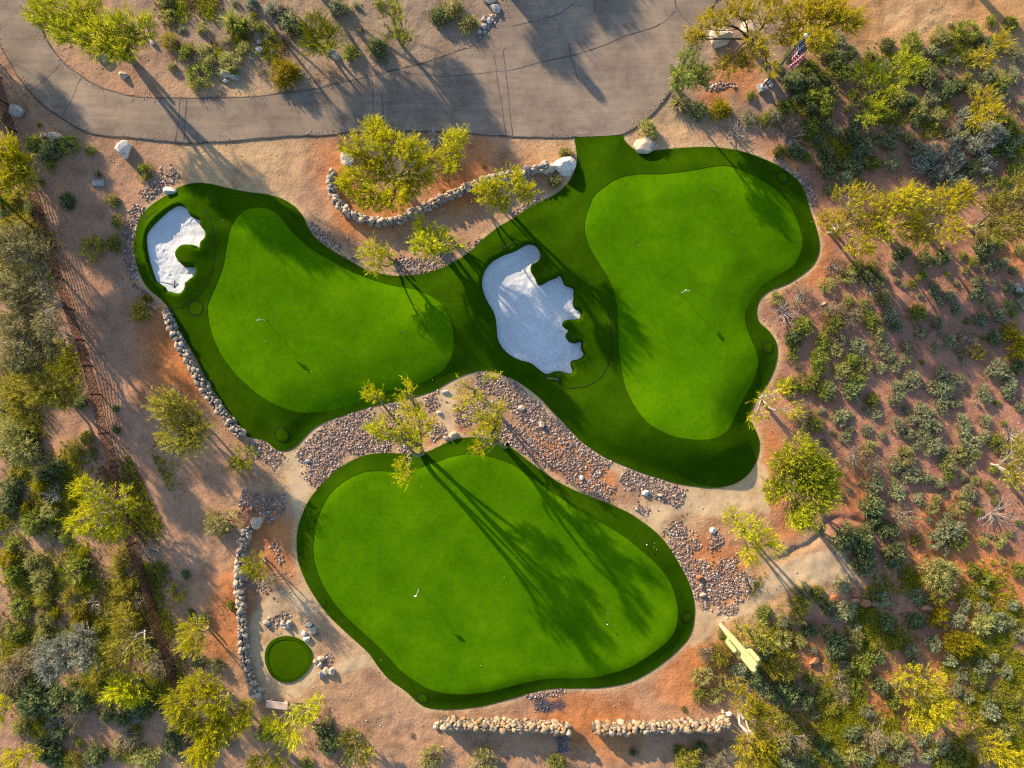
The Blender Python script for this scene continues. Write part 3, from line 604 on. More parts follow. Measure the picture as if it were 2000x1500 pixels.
ROCKM = [rock_verts(ICO3[0], 500+i, 0.5, 10, 0.88, 0.52) for i in range(8)]
BOULD = {m: [mesh_np('boulder', v, ICO3[1], M[m], None, True) for v in ROCKM] for m in ('boulder_grey', 'boulder_tan', 'boulder_white', 'boulder_red')}
for d_ in BOULD.values():
    for me in d_: me.polygons.foreach_set('use_smooth', np.zeros(len(me.polygons), bool))
BL = [  # px, py, rx, ry, height m, rotation deg, colour, label
 (38,218,13,12,.75,20,'grey','grey boulder beside the top of the rusty fence'),(246,293,15,16,.95,30,'white','pale rounded boulder standing alone just below the road bend'),
 (333,374,7,14,.55,80,'white','upright pale rock at the top tip of the bunker turf'),(108,268,14,8,.5,-10,'tan','flat tan boulder among green shrubs below the road bend'),(86,265,5,4,.25,0,'tan','small tan rock left of the flat boulder below the road'),(121,270,5,4,.25,0,'tan','small tan rock at the right tip of the flat boulder'),
 (203,113,13,8,.5,-8,'grey','grey rock poking out below the large tree in the top corner'),(241,148,7,8,.45,0,'tan','tan rock between that corner tree and the road'),(300,84,5,5,.25,0,'grey','small grey rock beside the corner tree crown'),
 (443,147,12,8,.5,-20,'grey','larger grey rock of the trio beside the pale shrub'),(459,153,9,6,.4,10,'grey','flat grey rock of the trio beside the pale shrub'),(442,159,6,5,.3,0,'grey','smallest grey rock of the trio beside the pale shrub'),
 (678,311,11,13,.6,40,'white','bright white boulder on the planter edge by the big palo verde'),(1262,286,21,13,.75,10,'tan','tan boulder at the turf edge just below the road mouth'),
 (1071,331,13,12,.7,0,'tan','rounded brown boulder at the end of the planter wall'),(1101,327,17,21,1.25,35,'white','large pale boulder closing the planter wall beside the turf'),
 (1408,74,23,17,1.0,35,'tan','big tan boulder under the tree beside the turning court'),(1462,60,15,17,.8,60,'tan','tan boulder in the shade of the tree beside the turning court'),
 (968,19,9,8,.5,0,'grey','round grey boulder at the upper end of the rock pile by the road'),(955,2,12,9,.5,0,'grey','grey boulder cut by the upper frame edge beside the rock pile'),(947,38,6,5,.35,0,'grey','grey rock on the rock pile by the road, upper one'),(955,42,6,5,.35,0,'grey','grey rock on the rock pile by the road, centre one'),(945,52,6,5,.3,0,'grey','grey rock on the rock pile by the road, lower one'),(963,33,5,5,.3,0,'tan','tan rock on the rock pile by the road'),(938,63,5,4,.3,0,'grey','grey rock at the lower end of the rock pile by the road'),
 (648,104,10,7,.5,-10,'grey','grey rock below the yellow tree above the road'),(656,112,8,6,.4,0,'grey','smaller grey rock below the yellow tree above the road'),(507,98,6,7,.35,0,'grey','grey rock on the gravel left of the yellow tree'),(507,82,5,4,.25,0,'grey','small grey rock above its larger grey neighbour near the yellow tree'),
 (648,335,5,5,.3,0,'tan','small tan stone at the upper start of the planter wall'),(870,765,8,4,.25,0,'grey','flat pale rock on the path between the centre trees'),(857,806,4,5,.25,0,'white','small pale rock beside the gravel left of the centre path'),(602,900,5,4,.25,20,'grey','bluish rock at the end of the gravel strip'),
 (886,850,10,7,.4,15,'tan','tan rock above the lower green between the centre trees'),(872,856,6,4,.3,0,'tan','small tan rock left of the one above the lower green'),(1018,798,6,6,.3,0,'tan','pale rock in the upper part of the long gravel bed'),(1058,828,5,6,.3,0,'tan','pale rock halfway down the long gravel bed'),(1136,933,4,4,.25,0,'white','small pale rock on the lower strip of the long gravel bed'),
 (1260,962,7,5,.3,5,'white','white rock in the gravel patch below the right green'),(1289,967,5,4,.3,0,'tan','tan rock in the gravel patch below the right green'),(1244,994,4,3,.25,0,'tan','small rock at the tail of the gravel patch by the sandy path'),
 (1366,1128,8,5,.35,-10,'red','pink rock on the gravel right of the lower green'),(1369,1144,4,6,.3,0,'tan','tan rock just below the pink one on the gravel'),(1372,1162,6,4,.3,10,'tan','flat tan rock at the lower end of the gravel right of the lower green'),(1392,1035,5,5,.3,0,'white','white rock beside the small gravel patch under the lone yellow tree'),
 (502,1021,12,10,.65,40,'tan','rounded tan boulder heading the low winding wall'),(489,995,8,5,.35,0,'red','pink rock in the gravel above the low winding wall'),
 (520,1216,6,6,.35,0,'grey','grey rock at the left end of the ring above the round tee'),(555,1217,6,6,.4,0,'grey','grey rock, left of the pair above the round tee'),(566,1216,6,5,.4,0,'tan','tan rock, right of the pair above the round tee'),(560,1225,6,5,.35,0,'grey','grey rock just below the pair above the round tee'),(604,1220,5,5,.35,0,'white','pale rock upper right of the round tee'),(611,1230,7,6,.4,0,'tan','orange tan rock upper right of the round tee'),(595,1237,5,5,.35,0,'white','white rock upper right of the round tee'),(600,1246,7,5,.35,0,'white','lowest white rock upper right of the round tee'),
 (627,1285,6,6,.4,0,'tan','tan rock on top of the heap right of the round tee'),(618,1291,5,4,.35,0,'tan','small tan rock in the heap right of the round tee'),(626,1298,5,5,.35,0,'grey','grey rock in the heap right of the round tee'),(628,1316,5,11,.35,-5,'grey','long grey slab rock below the heap right of the tee'),(637,1310,6,8,.4,0,'tan','square tan rock beside the long grey slab rock'),(649,1309,6,6,.4,0,'tan','square tan rock farthest right of the tee heap'),
 (508,1347,7,6,.45,0,'grey','round grey boulder at the lower end of the winding wall'),(507,1362,6,5,.35,0,'grey','last small boulder below the winding wall'),
 (1606,595,6,4,.3,30,'tan','pinkish rock under dry shrubs right of the turf notch'),(1988,568,8,6,.4,0,'grey','grey rock, lower of the pair at the right frame edge'),(1984,560,6,6,.35,0,'grey','dark grey rock, upper of the pair at the right frame edge'),
 (1590,1291,11,8,.35,30,'red','flat red sandstone slab near the black chair'),(1669,1158,6,9,.45,70,'red','upright red sandstone rock above the ledge'),(1628,1167,10,5,.35,0,'red','red sandstone rock at the left end of the ledge'),(1690,1178,13,6,.5,-8,'red','largest red sandstone rock of the ledge'),(1668,1172,9,5,.4,0,'red','red sandstone rock in the centre of the ledge'),(1706,1180,7,5,.4,0,'red','red sandstone rock at the right end of the ledge'),(1812,1187,14,6,.45,5,'red','red sandstone outcrop beside the yellow shrub, right of the ledge'),(1855,1178,7,5,.35,0,'red','small red rock right of the sandstone outcrop'),
 (1857,48,5,4,.3,0,'tan','small pale rock above the shrubs on the bare tan slope'),(1498,160,5,5,.3,0,'white','bright pale rock beside the flagpole base'),(1505,166,4,4,.25,0,'white','smaller bright rock right of the flagpole base'),
 (1180,1420,1,1,.02,0,'tan',''),(1408,1402,10,8,.6,0,'tan','round tan boulder at the right end of the sunlit wall'),(1420,1392,6,6,.5,0,'white','pale boulder at the tip of the right sunlit wall'),(1412,1388,5,5,.35,0,'tan','small tan rock above the tip of the right sunlit wall'),(1376,1418,10,8,.75,0,'tan','gold boulder built into the right sunlit wall'),
 (857,1412,8,6,.45,0,'tan','tan boulder at the left end of the sunlit wall'),(851,1420,5,4,.3,0,'tan','small rock off the left end of the sunlit wall')]
for i, (px, py, rx, ry, h, rot, c, lab) in enumerate(BL):
    if not lab: continue
    x, y, z = G(px, py)
    obj('boulder' if rx > 8 else 'rock', BOULD['boulder_'+c][i % 8], None, (x, y, z+h*0.25), (random.gauss(0, .1), random.gauss(0, .1), math.radians(rot)), (rx*S*1.22, ry*S*1.22, h*0.78), label=lab, category='boulder' if rx > 8 else 'rock')

# river rock beds: countless small stones, one heap each
def in_any(x, y):
    d = np.minimum(lookup(d_paved, x, y), 9); return d > 0.06
def gravel(strips, dens, smin, smax, label, seed, mat='river', cat='gravel'):
    r = np.random.default_rng(seed); P = []
    for pts, w in strips:
        A, N, Ln = polyline(pts, 0.05); n = int(Ln*w*S*dens); i = r.integers(0, len(A), n)
        off = np.where(r.random(n) < .8, (r.random(n)-0.5)*w*S, r.normal(size=n)*.42*w*S); P.append(A[i]+N[i]*off[:, None]+r.normal(size=(n, 2))*0.05)
    P = np.vstack(P); keep = in_any(P[:, 0], P[:, 1]) & (vnoise(P[:, 0], P[:, 1], 0.9, seed+900) > -0.36+0.25*r.random(len(P))*0.6); P = P[keep]
    n = len(P); B, F = ICO1; k = len(B)
    s = smin+(smax-smin)*r.random(n)**2.6
    V = B[None]*(1+0.28*r.normal(size=(n, k))[:, :, None]*0.6)*(s[:, None]*np.array([1, .8, .62])*(0.8+0.4*r.random((n, 3))))[:, None]
    a = r.random(n)*6.28; ca, sa = np.cos(a)[:, None], np.sin(a)[:, None]
    X = V[..., 0]*ca-V[..., 1]*sa+P[:, 0, None]; Y = V[..., 0]*sa+V[..., 1]*ca+P[:, 1, None]
    Z = V[..., 2]+(lookup(H, P[:, 0], P[:, 1])+s*0.22)[:, None]
    VV = np.stack([X, Y, Z], -1).reshape(-1, 3); FF = (F[None]+(np.arange(n)*k)[:, None, None]).reshape(-1, 3)
    t = np.repeat(r.random(n), k)
    obj('gravel', mesh_np('gravel', VV, FF, M[mat], {'tint': ('FLOAT', t)}), None, kind='stuff', label=label, category=cat)
gravel([([(602,432),(625,460),(650,481),(675,496),(700,508)], 20)], 165, .035, .105, 'river rock strip along the turf left of the planter', 1)
gravel([([(775,512),(800,525),(840,520),(880,505),(915,486),(938,464)], 34), ([(1000,420),(1030,404),(1058,392)], 12)], 165, .035, .105, 'river rock bed between the planter trees and the turf', 2)
gravel([([(272,402),(262,432),(254,470),(257,510),(268,545),(287,572)], 24), ([(280,384),(310,360),(346,335)], 26)], 165, .035, .105, 'river rock band around the left tip of the turf', 3)
gravel([([(592,905),(620,868),(660,838),(700,820),(740,805),(785,798)], 44), ([(606,945),(640,902),(680,872),(725,862),(775,862),(805,872)], 42), ([(838,772),(848,800)], 26), ([(835,850),(870,838)], 26)], 155, .035, .105, 'river rock bed between the left green and the lower green', 4)
gravel([([(930,742),(985,758),(1020,790),(1050,825),(1090,850),(1130,885),(1165,905),(1185,916)], 46), ([(890,820),(930,800),(960,830),(1000,850),(1030,870),(1060,890),(1095,900),(1125,925),(1155,948),(1190,972)], 36), ([(1215,925),(1260,945),(1290,960),(1335,975)], 36), ([(1240,990),(1268,1000)], 16)], 155, .035, .105, 'long river rock bed between the right green and the lower green', 5)
gravel([([(485,868),(515,880),(548,905)], 36), ([(470,975),(510,980),(555,985)], 40), ([(510,1000),(535,1020)], 22)], 140, .035, .105, 'river rock patches above the low winding wall', 6)
gravel([([(1300,1033),(1330,1060),(1350,1100),(1370,1140),(1400,1172),(1440,1172)], 58), ([(1388,1045),(1412,1070),(1440,1100)], 26), ([(1395,1110),(1430,1130),(1462,1160)], 44)], 155, .035, .105, 'river rock bed right of the lower green', 7)
gravel([([(1028,1358),(1060,1354),(1106,1350)], 15)], 150, .04, .105, 'short river rock strip under the bottom edge of the lower green', 8)
gravel([([(1512,308),(1545,328),(1575,362),(1590,402)], 18)], 165, .035, .105, 'river rock band around the upper right turf corner', 9)
gravel([([(518,1222),(545,1210),(568,1196)], 20), ([(600,1212),(616,1240)], 16), ([(640,1275),(636,1300)], 20), ([(490,1130),(510,1150),(525,1140)], 26), ([(535,1060),(548,1100)], 14)], 140, .035, .105, 'loose river rock around the round tee', 10)
gravel([([(938,78),(952,58),(968,32)], 20), ([(1375,165),(1405,172),(1436,166)], 14)], 95, .06, .13, 'river rock spill beside the turning court', 11)
gravel([([(1098,1440),(1101,1470)], 22)], 420, .03, .07, 'dark oval gravel splash pad below the sunlit wall', 12, 'bluegravel')
gravel([([(590,1395),(640,1420),(660,1440)], 30), ([(1040,1375),(1100,1380)], 26)], 26, .03, .07, 'scattered grey gravel above the bottom frame edge', 13, 'bluegravel')
gravel([([(1585,1330),(1640,1400),(1700,1420)], 90), ([(1880,1180),(1940,1260),(1990,1330)], 60), ([(1560,1270),(1600,1300)], 30)], 14, .04, .09, 'scattered pale stones on the red slope', 14, 'pebble')
def drift():
    r = np.random.default_rng(91); P = []
    A = np.vstack([P_['road'], P_['road']]); i = r.integers(0, len(P_['road']), 5200); q = P_['road'][i]+(np.roll(P_['road'], -1, 0)[i]-P_['road'][i])*r.random((5200, 1))
    q = q+r.normal(size=q.shape)*.16*(1+1.5*r.random((5200, 1))**3); q = q[vnoise(q[:, 0], q[:, 1], .7, 933) > -.1]
    n = len(q); B, F = ICO1; k = len(B); s_ = .012+.03*r.random(n)**3; dr = lookup(D['road'], q[:, 0], q[:, 1])
    z = np.where(dr < .02, lookup(H, q[:, 0], q[:, 1])*.5+.064, lookup(H, q[:, 0], q[:, 1]))
    V = (B[None]*(1+.2*r.normal(size=(n, k, 1)))*s_[:, None, None]*np.array([1.2, 1, .5])+np.column_stack([q, z+s_*.2])[:, None]).reshape(-1, 3)
    obj('grit', mesh_np('grit', V, (F[None]+(np.arange(n)*k)[:, None, None]).reshape(-1, 3), M['pebble'], {'tint': ('FLOAT', np.repeat(r.random(n), k))}), kind='stuff', label='fine tan grit drifted along the road edges', category='grit')
drift()
def scatter_pts(n, r, dmin=0.15):
    x = r.uniform(-37, 37, n); y = r.uniform(-28.5, 28.5, n); k = lookup(d_paved, x, y) > dmin; return np.stack([x[k], y[k]], 1)
r_ = np.random.default_rng(77); Pp = scatter_pts(9000, r_, 0.2); Pp = Pp[vnoise(Pp[:, 0], Pp[:, 1], 0.35, 444) > -0.12]
n_ = len(Pp); B, F_ = ICO1; k_ = len(B); s_ = 0.018+0.05*r_.random(n_)**3
VV = (B[None]*(1+0.15*r_.normal(size=(n_, k_, 1)))*s_[:, None, None]*np.array([1, .9, .6])+np.column_stack([Pp, lookup(H, Pp[:, 0], Pp[:, 1])+s_*0.25])[:, None]).reshape(-1, 3)
obj('pebbles', mesh_np('pebbles', VV, (F_[None]+(np.arange(n_)*k_)[:, None, None]).reshape(-1, 3), M['pebble'], {'tint': ('FLOAT', np.repeat(r_.random(n_), k_))}), kind='stuff', label='tiny loose pebbles strewn over the desert soil', category='pebbles')

# ------------------------------------------------------------------ plants
def unit(v): return v/np.maximum(np.linalg.norm(v, axis=-1, keepdims=True), 1e-9)
def blades(P, Dr, ln, wd, r, tint):
    """leaf slivers: kite of two triangles each"""
    n = len(P); Dr = unit(Dr); side = unit(np.cross(Dr, r.normal(size=(n, 3))))
    ln = np.broadcast_to(ln, (n,))[:, None]; wd = np.broadcast_to(wd, (n,))[:, None]
    V = np.stack([P+side*wd/2, P+Dr*ln, P-side*wd/2], 1).reshape(-1, 3)
    b = (np.arange(n)*3)[:, None]; F = np.hstack([b, b+1, b+2])
    return V, F, np.repeat(tint, 3)
def sprays(P, Dr, r, per=8, slen=0.5, bl=0.22, bw=0.045, spread=0.75):
    n = len(P); Dr = unit(Dr)
    t = r.random((n, per)); sl = slen*(0.45+1.1*r.random((n, 1))); o = P[:, None]+Dr[:, None]*(t*sl)[..., None]+r.normal(size=(n, per, 3))*0.035
    d = unit(Dr[:, None]+spread*r.normal(size=(n, per, 3))*0.6)
    tin = np.clip(0.5+0.25*r.normal(size=(n, 1))+0.20*r.normal(size=(n, per)), 0, 1)
    m = n*per; return blades(o.reshape(m, 3), d.reshape(m, 3), bl*(0.6+0.8*r.random(m)), bw*(0.7+0.6*r.random(m)), r, tin.ravel())
def tubes(paths, n=4):
    V = []; F = []; b = 0
    for pts, rad in paths:
        pts = np.asarray(pts, float); m = len(pts); t = unit(np.gradient(pts, axis=0)); ref = np.array([0.31, 0.2, 0.93]); a = unit(np.cross(t, ref)); c = np.cross(t, a)
        an = np.arange(n)*2*math.pi/n; ring = pts[:, None]+(a[:, None]*np.cos(an)[None, :, None]+c[:, None]*np.sin(an)[None, :, None])*np.asarray(rad)[:, None, None]
        V.append(ring.reshape(-1, 3)); i = np.arange(m-1)[:, None]*n+np.arange(n)[None]; j = np.arange(m-1)[:, None]*n+(np.arange(n)+1)[None] % n
        F.append((np.stack([i, j, j+n, i+n], -1)).reshape(-1, 4)+b); b += m*n
    return np.vstack(V), np.vstack(F)
def curve(a, b, bend, k=5):
    t = np.linspace(0, 1, k)[:, None]; return np.asarray(a)*(1-t)+np.asarray(b)*t+np.asarray(bend)*(4*t*(1-t))
LANDM = []
def tree(name, label, cat, kind, blobs, height, base=None, dens=1.0, bark='bark', bare=0.0, seed=0, low=0.45, slen=0.55, bl=0.21, bw=0.042, group=None):
    """blobs: (px, py, rx, ry) as seen from above; trunk, limbs, crown of leaf sprays"""
    r = np.random.default_rng(seed+1000)
    cz = [height*(0.50+0.34*r.random()) for _ in blobs]
    C = np.array([(*W(b[0], b[1], z), z) for b, z in zip(blobs, cz)]); R = np.array([(b[2]*S*(1-z/CAM_H), b[3]*S*(1-z/CAM_H)) for b, z in zip(blobs, cz)])
    wgt = R.prod(1); cen = (C*wgt[:, None]).sum(0)/wgt.sum()
    bx, by = W(*base) if base else (cen[0], cen[1])
    z0 = gz(bx, by); root = thing(name, label, cat, (bx, by, z0), group=group); off = np.array([bx, by, z0])
    C = C-off+np.array([0, 0, z0]); cen = C.mean(0)
    paths = []; fork = np.array([cen[0]*0.18, cen[1]*0.18, height*0.14]); r0 = 0.035+0.022*height
    nst = 1+int(height > 2.5)+int(r.random() > .5)
    stems = []
    for s in range(nst):
        e = fork+np.array([r.normal()*0.25, r.normal()*0.25, height*0.06]); stems.append(e)
        paths.append((curve((r.normal()*0.06, r.normal()*0.06, -0.1), e, (r.normal()*.05, r.normal()*.05, 0)), np.linspace(r0, r0*0.75, 5)))
    PP, DD = [], []
    for c, (rx, ry) in zip(C, R):
        e = stems[int(np.argmin([np.linalg.norm((s-c)[:2]) for s in stems]))]
        tip = c-np.array([0, 0, 0.3*min(rx, ry)])
        limb = curve(e, tip, np.array([r.normal()*.2, r.normal()*.2, 0.12*height]), 6); paths.append((limb, np.linspace(r0*0.6, r0*0.22, 6)))
        rz = 0.62*0.5*(rx+ry); A = rx*ry
        n = max(40, int(140*A*dens))
        u = unit(r.normal(size=(n, 3))); u[:, 2] = np.abs(u[:, 2])*np.where(r.random(n) < 0.82, 1, -0.6); rad = (0.30+0.62*r.random(n)**0.6)*(0.82+0.5*vnoise(u[:, 0]*2+c[0], u[:, 1]*2+c[1]+u[:, 2], 1.2, 500+seed % 50))
        pos = c+u*rad[:, None]*np.array([rx, ry, rz])
        keep = vnoise(pos[:, 0]+off[0], pos[:, 1]+off[1], 2.2, 600+seed % 40)+0.15*r.normal(size=n) > (-0.26+bare*1.3)
        pos = pos[keep]; u = u[keep]
        out = unit(pos-np.array([fork[0], fork[1], height*0.2]))
        PP.append(pos); DD.append(0.75*out+0.5*u+np.array([0, 0, 0.18])+0.25*r.normal(size=pos.shape))
        for k in range(max(4, int(3.2*A**0.5*4))):                       # boughs and twigs
            if not len(pos): break
            q = pos[r.integers(len(pos))]; s = limb[r.integers(2, 6)]
            paths.append((curve(s, q, r.normal(size=3)*0.12*np.linalg.norm(q-s), 4), np.linspace(r0*0.20, 0.008+0.004*height*.5, 4)))
    PP = np.vstack(PP); DD = np.vstack(DD)
    V, F = tubes(paths, 5); obj('trunk', mesh_np('trunk', V, F, M[bark], None, True), root)
    V, F, t = sprays(PP, DD, r, 13, slen, bl, bw); obj('crown', mesh_np('crown', V, F, L[kind], {'tint': ('FLOAT', t)}), root)
    return root
def B2(*a): return [(x, y, r, r2) for x, y, r, r2 in a]
PVN, PVC = 'palo_verde_tree', 'tree'
TREES = [
 ('palo_verde_tree','tall green palo verde filling the top left corner above the road','pvg',[(105,28,50,42),(165,30,60,48),(195,75,50,45),(250,55,45,42),(285,60,32,34),(245,100,38,28),(140,70,35,30),(215,95,36,30)],6.8,None,1.35,{}),
 ('palo_verde_tree','yellow palo verde above the road beside two grey rocks','pv',[(622,58,34,28),(648,72,28,28),(612,90,24,22),(640,95,24,18)],3.6,None,1.0,{}),
 ('palo_verde_tree','thin pale green palo verde near the road, with open crown','pvg',[(765,28,26,26),(785,55,26,28),(762,70,18,16),(790,80,18,16)],4.0,None,.65,{'bare':.06}),
 ('palo_verde_tree','largest palo verde, inside the curved stone planter','pv',[(735,258,30,22),(700,292,35,28),(758,285,42,34),(800,300,34,34),(740,335,38,32),(690,355,32,28),(765,390,42,26),(722,385,30,28),(818,342,36,32),(842,318,28,24),(790,370,34,28)],6.3,(776,352),1.6,{'bare':.0}),
 ('palo_verde_tree','slim yellow palo verde on the planter, right of the largest one','pv',[(890,275,28,20),(882,305,22,28),(878,330,16,12)],4.8,None,1.4,{}),
 ('palo_verde_tree','palo verde overhanging the right part of the planter wall','pv',[(955,375,30,28),(995,352,34,26),(1022,378,24,22),(978,400,28,16)],5.4,None,1.6,{}),
 ('palo_verde_tree','rounded palo verde between planter wall and gravel strip','pv',[(830,448,18,22),(838,482,34,30),(862,470,26,24),(890,482,18,14)],5.0,None,1.6,{}),
 ('palo_verde_tree','sparse small palo verde leaning over the left green edge','pv',[(728,490,30,18),(755,500,22,18),(735,522,18,18)],3.4,(772,512),.9,{'bare':.04}),
 ('palo_verde_tree','leaning palo verde between the greens casting the longest shadow','pv',[(733,773,22,22),(795,762,18,16),(805,800,28,24),(825,830,26,32),(752,838,44,28),(790,850,28,24),(812,862,18,18),(790,905,16,14),(800,930,26,22)],7.2,(826,886),.95,{'bark':'bark','bare':.03}),
 ('palo_verde_tree','airy palo verde right of the centre path above the lower green','pv',[(950,815,34,26),(975,800,18,18),(945,850,24,20),(938,875,20,14),(965,830,24,18)],7.0,(985,872),.95,{'bare':.02}),
 ('palo_verde_tree','feathery palo verde tip between large bunker and centre gravel','pv',[(905,755,24,14),(925,775,26,20),(955,742,24,9),(900,790,16,12)],4.4,None,.6,{'bare':.05}),
 ('palo_verde_tree','lone yellow palo verde beside the sandy path, right of the lower green','pv',[(1430,1008,20,20),(1458,1030,36,28),(1490,1055,28,26),(1462,1080,24,24),(1508,1070,18,16)],3.8,None,.85,{}),
 ('palo_verde_tree','full green palo verde touching the lower tip of the right turf','pvg',[(1560,880,42,38),(1580,920,50,46),(1540,935,42,36),(1588,970,46,40),(1560,1000,34,24),(1508,955,22,28),(1520,900,24,22),(1600,930,40,50),(1570,1010,40,24)],5.2,None,1.5,{}),
 ('palo_verde_tree','wispy yellow palo verde with bare white twigs beside the right green','gold',[(1495,775,32,22),(1540,800,28,22),(1480,812,20,14),(1520,760,22,16)],3.0,None,.5,{'bare':.12,'bark':'deadwood'}),
 ('palo_verde_tree','yellow palo verde with white twigs reaching over the right turf corner','gold',[(1660,395,44,36),(1638,440,34,30),(1672,480,36,26),(1612,432,20,22),(1690,440,30,26)],4.4,None,.9,{'bark':'deadwood'}),
 ('palo_verde_tree','yellow palo verde, central one of the row right of the turf','gold',[(1728,405,42,36),(1770,392,42,34),(1770,440,42,34),(1720,450,32,24)],4.4,None,1.0,{}),
 ('palo_verde_tree','yellow palo verde, last of the row towards the right','gold',[(1835,402,42,36),(1850,450,34,26),(1795,465,34,22),(1872,385,28,26)],4.2,None,1.0,{}),
 ('mesquite_tree','dark olive mesquite at the right edge level with the turf corner','mq',[(1935,412,36,34),(1975,378,42,36),(1960,445,40,34),(1992,425,34,34),(1922,452,24,22)],5.0,None,1.1,{}),
 ('palo_verde_tree','spreading olive tree with visible limbs beside the turning court','gold',[(1362,75,26,20),(1395,45,34,28),(1445,22,38,28),(1438,118,44,22),(1480,92,30,26),(1498,28,38,34),(1415,135,26,16),(1500,132,22,18)],4.8,(1462,88),1.15,{'bark':'bark_dark'}),
 ('desert_willow_tree','bushy dark green tree at the lower corner of the turning court','g',[(1345,125,28,26),(1328,155,26,26),(1362,158,26,24)],4.0,None,1.7,{}),
 ('palo_verde_tree','broad yellow palo verde behind the flagpole at the upper edge','gold',[(1560,32,44,38),(1610,28,48,38),(1650,45,34,28),(1592,80,46,26),(1538,72,32,28)],4.6,None,1.5,{}),
 ('palo_verde_tree','green and yellow palo verde in the shrubs right of the flagpole','pvg',[(1688,148,30,28),(1720,172,40,38),(1758,128,18,24),(1785,130,18,14),(1700,212,28,24),(1690,236,18,14)],3.8,None,.9,{'bare':.04}),
 ('palo_verde_tree','yellow palo verde above the silver shrubs near the right edge','gold',[(1922,198,28,24),(1936,225,26,24),(1905,230,22,18)],3.0,None,.9,{}),
 ('palo_verde_tree','golden palo verde in the far upper right shrubs','gold',[(1918,116,30,20),(1950,86,24,22)],2.8,None,.8,{}),
 ('palo_verde_tree','big bright yellow palo verde at the lower end of the fence','pv',[(392,1338,44,28),(350,1372,30,32),(422,1368,38,34),(368,1402,34,30),(412,1428,42,38),(440,1398,32,30),(398,1470,36,28),(478,1388,20,28),(470,1410,20,20)],4.8,None,1.35,{}),
 ('palo_verde_tree','small dense yellow palo verde between fence and winding wall','pv',[(384,1232,27,30),(380,1258,22,18)],2.6,None,1.2,{}),
 ('palo_verde_tree','dense yellow palo verde left of the fence end','pv',[(250,1333,40,26),(265,1352,28,24),(232,1352,24,20)],3.0,None,1.25,{}),
 ('palo_verde_tree','yellow green palo verde just below the stone bench','pv',[(555,1420,42,26),(598,1390,32,28),(540,1408,28,18),(615,1372,18,18),(572,1440,28,16)],3.4,None,.85,{}),
 ('palo_verde_tree','low yellow palo verde cut by the bottom edge below the bench','pv',[(515,1485,34,22),(545,1492,24,18)],2.6,None,1.1,{}),
 ('palo_verde_tree','tall yellow palo verde off the right tip of the sunlit wall','gold',[(1450,1368,28,34),(1478,1400,34,38),(1460,1448,38,36),(1490,1440,28,38),(1465,1488,42,22),(1440,1338,18,18)],4.2,None,.95,{'bark':'deadwood'}),
 ('palo_verde_tree','airy yellow palo verde in the lower right desert, largest there','gold',[(1770,1318,34,28),(1810,1328,34,28),(1790,1368,38,34),(1830,1378,34,28),(1800,1402,34,22)],3.4,None,.75,{'bare':.05}),
 ('palo_verde_tree','yellow palo verde in the lower right corner','gold',[(1930,1455,38,28),(1970,1480,34,26)],3.0,None,1.0,{}),
 ('palo_verde_tree','bright yellow palo verde over the fence at the left edge','pv',[(18,295,42,28),(36,328,44,38),(10,350,34,34),(56,350,24,28)],4.0,None,1.25,{}),
 ('mesquite_tree','large grey green mesquite along the fence at the left edge','mqg',[(34,482,46,42),(78,500,36,40),(34,560,50,46),(88,562,36,44),(50,630,54,46),(100,632,28,40),(34,690,40,32),(96,680,34,30)],4.8,None,1.2,{'bark':'deadwood'}),
 ('mesquite_tree','olive mesquite below the large grey one at the left edge','o',[(40,760,42,34),(92,758,42,38),(130,770,32,38),(60,800,38,28)],3.8,None,1.15,{}),
 ('mesquite_tree','small pale mesquite at the left edge below the olive one','p',[(22,850,36,32),(50,878,34,34)],3.0,None,1.1,{}),
 ('palo_verde_tree','yellow palo verde with grey twigs straddling the fence','pv',[(175,958,38,28),(200,990,46,38),(240,980,32,38),(225,1030,42,26),(165,1020,36,28)],3.2,None,.8,{'bark':'deadwood','bare':.03}),
 ('mesquite_tree','dark olive mesquite between dirt track and boulder wall','o',[(328,788,38,34),(360,808,38,38),(350,850,42,32),(385,838,28,38),(372,868,30,18)],3.4,None,1.15,{}),
 ('palo_verde_tree','small yellow palo verde at the lower end of the boulder wall','pvg',[(478,893,26,26),(468,908,20,16)],2.2,None,.8,{}),
 ('palo_verde_tree','small green palo verde growing out of the winding wall','pvg',[(500,1100,26,26),(512,1118,18,14)],2.2,None,.9,{}),
 ('ironwood_tree','rounded silver grey tree in the lower left desert','s',[(128,1272,52,42),(165,1250,34,32),(108,1298,34,26),(172,1285,22,26)],3.0,None,1.25,{'bark':'deadwood'}),
 ('mesquite_tree','olive mesquite between silver tree and fence','o',[(245,1212,30,28),(250,1258,40,36),(228,1288,26,18),(282,1270,18,24)],3.2,None,.85,{'bark':'deadwood'}),
 ('palo_verde_tree','gold palo verde in the bottom left corner','gold',[(35,1480,34,26),(60,1470,22,20)],2.8,None,1.1,{}),
 ('palo_verde_tree','yellow green palo verde cut by the left edge near the bottom','pv',[(4,1382,22,30)],2.6,None,1.3,{}),
 ('mesquite_tree','bushy olive mesquite between bench and sunlit wall','o',[(690,1440,30,24),(700,1465,34,22)],2.4,None,1.1,{}),
 ('mesquite_tree','olive mesquite at the right edge above the dead spray','o',[(1985,880,34,36),(1975,925,36,30),(1995,960,26,26)],3.0,None,.8,{'bark':'deadwood'}),
 ('mesquite_tree','mesquite in the shrubs beside the saguaro, with olive crown','o',[(1445,1232,24,20),(1470,1225,22,20),(1490,1250,18,18)],2.2,None,.8,{}),
]
for i, (nm, lab, kind, blobs, h, base, dn, kw) in enumerate(TREES):
    tree(nm, lab, 'tree', kind, blobs, h, base, dn, seed=i*13+3, **kw)
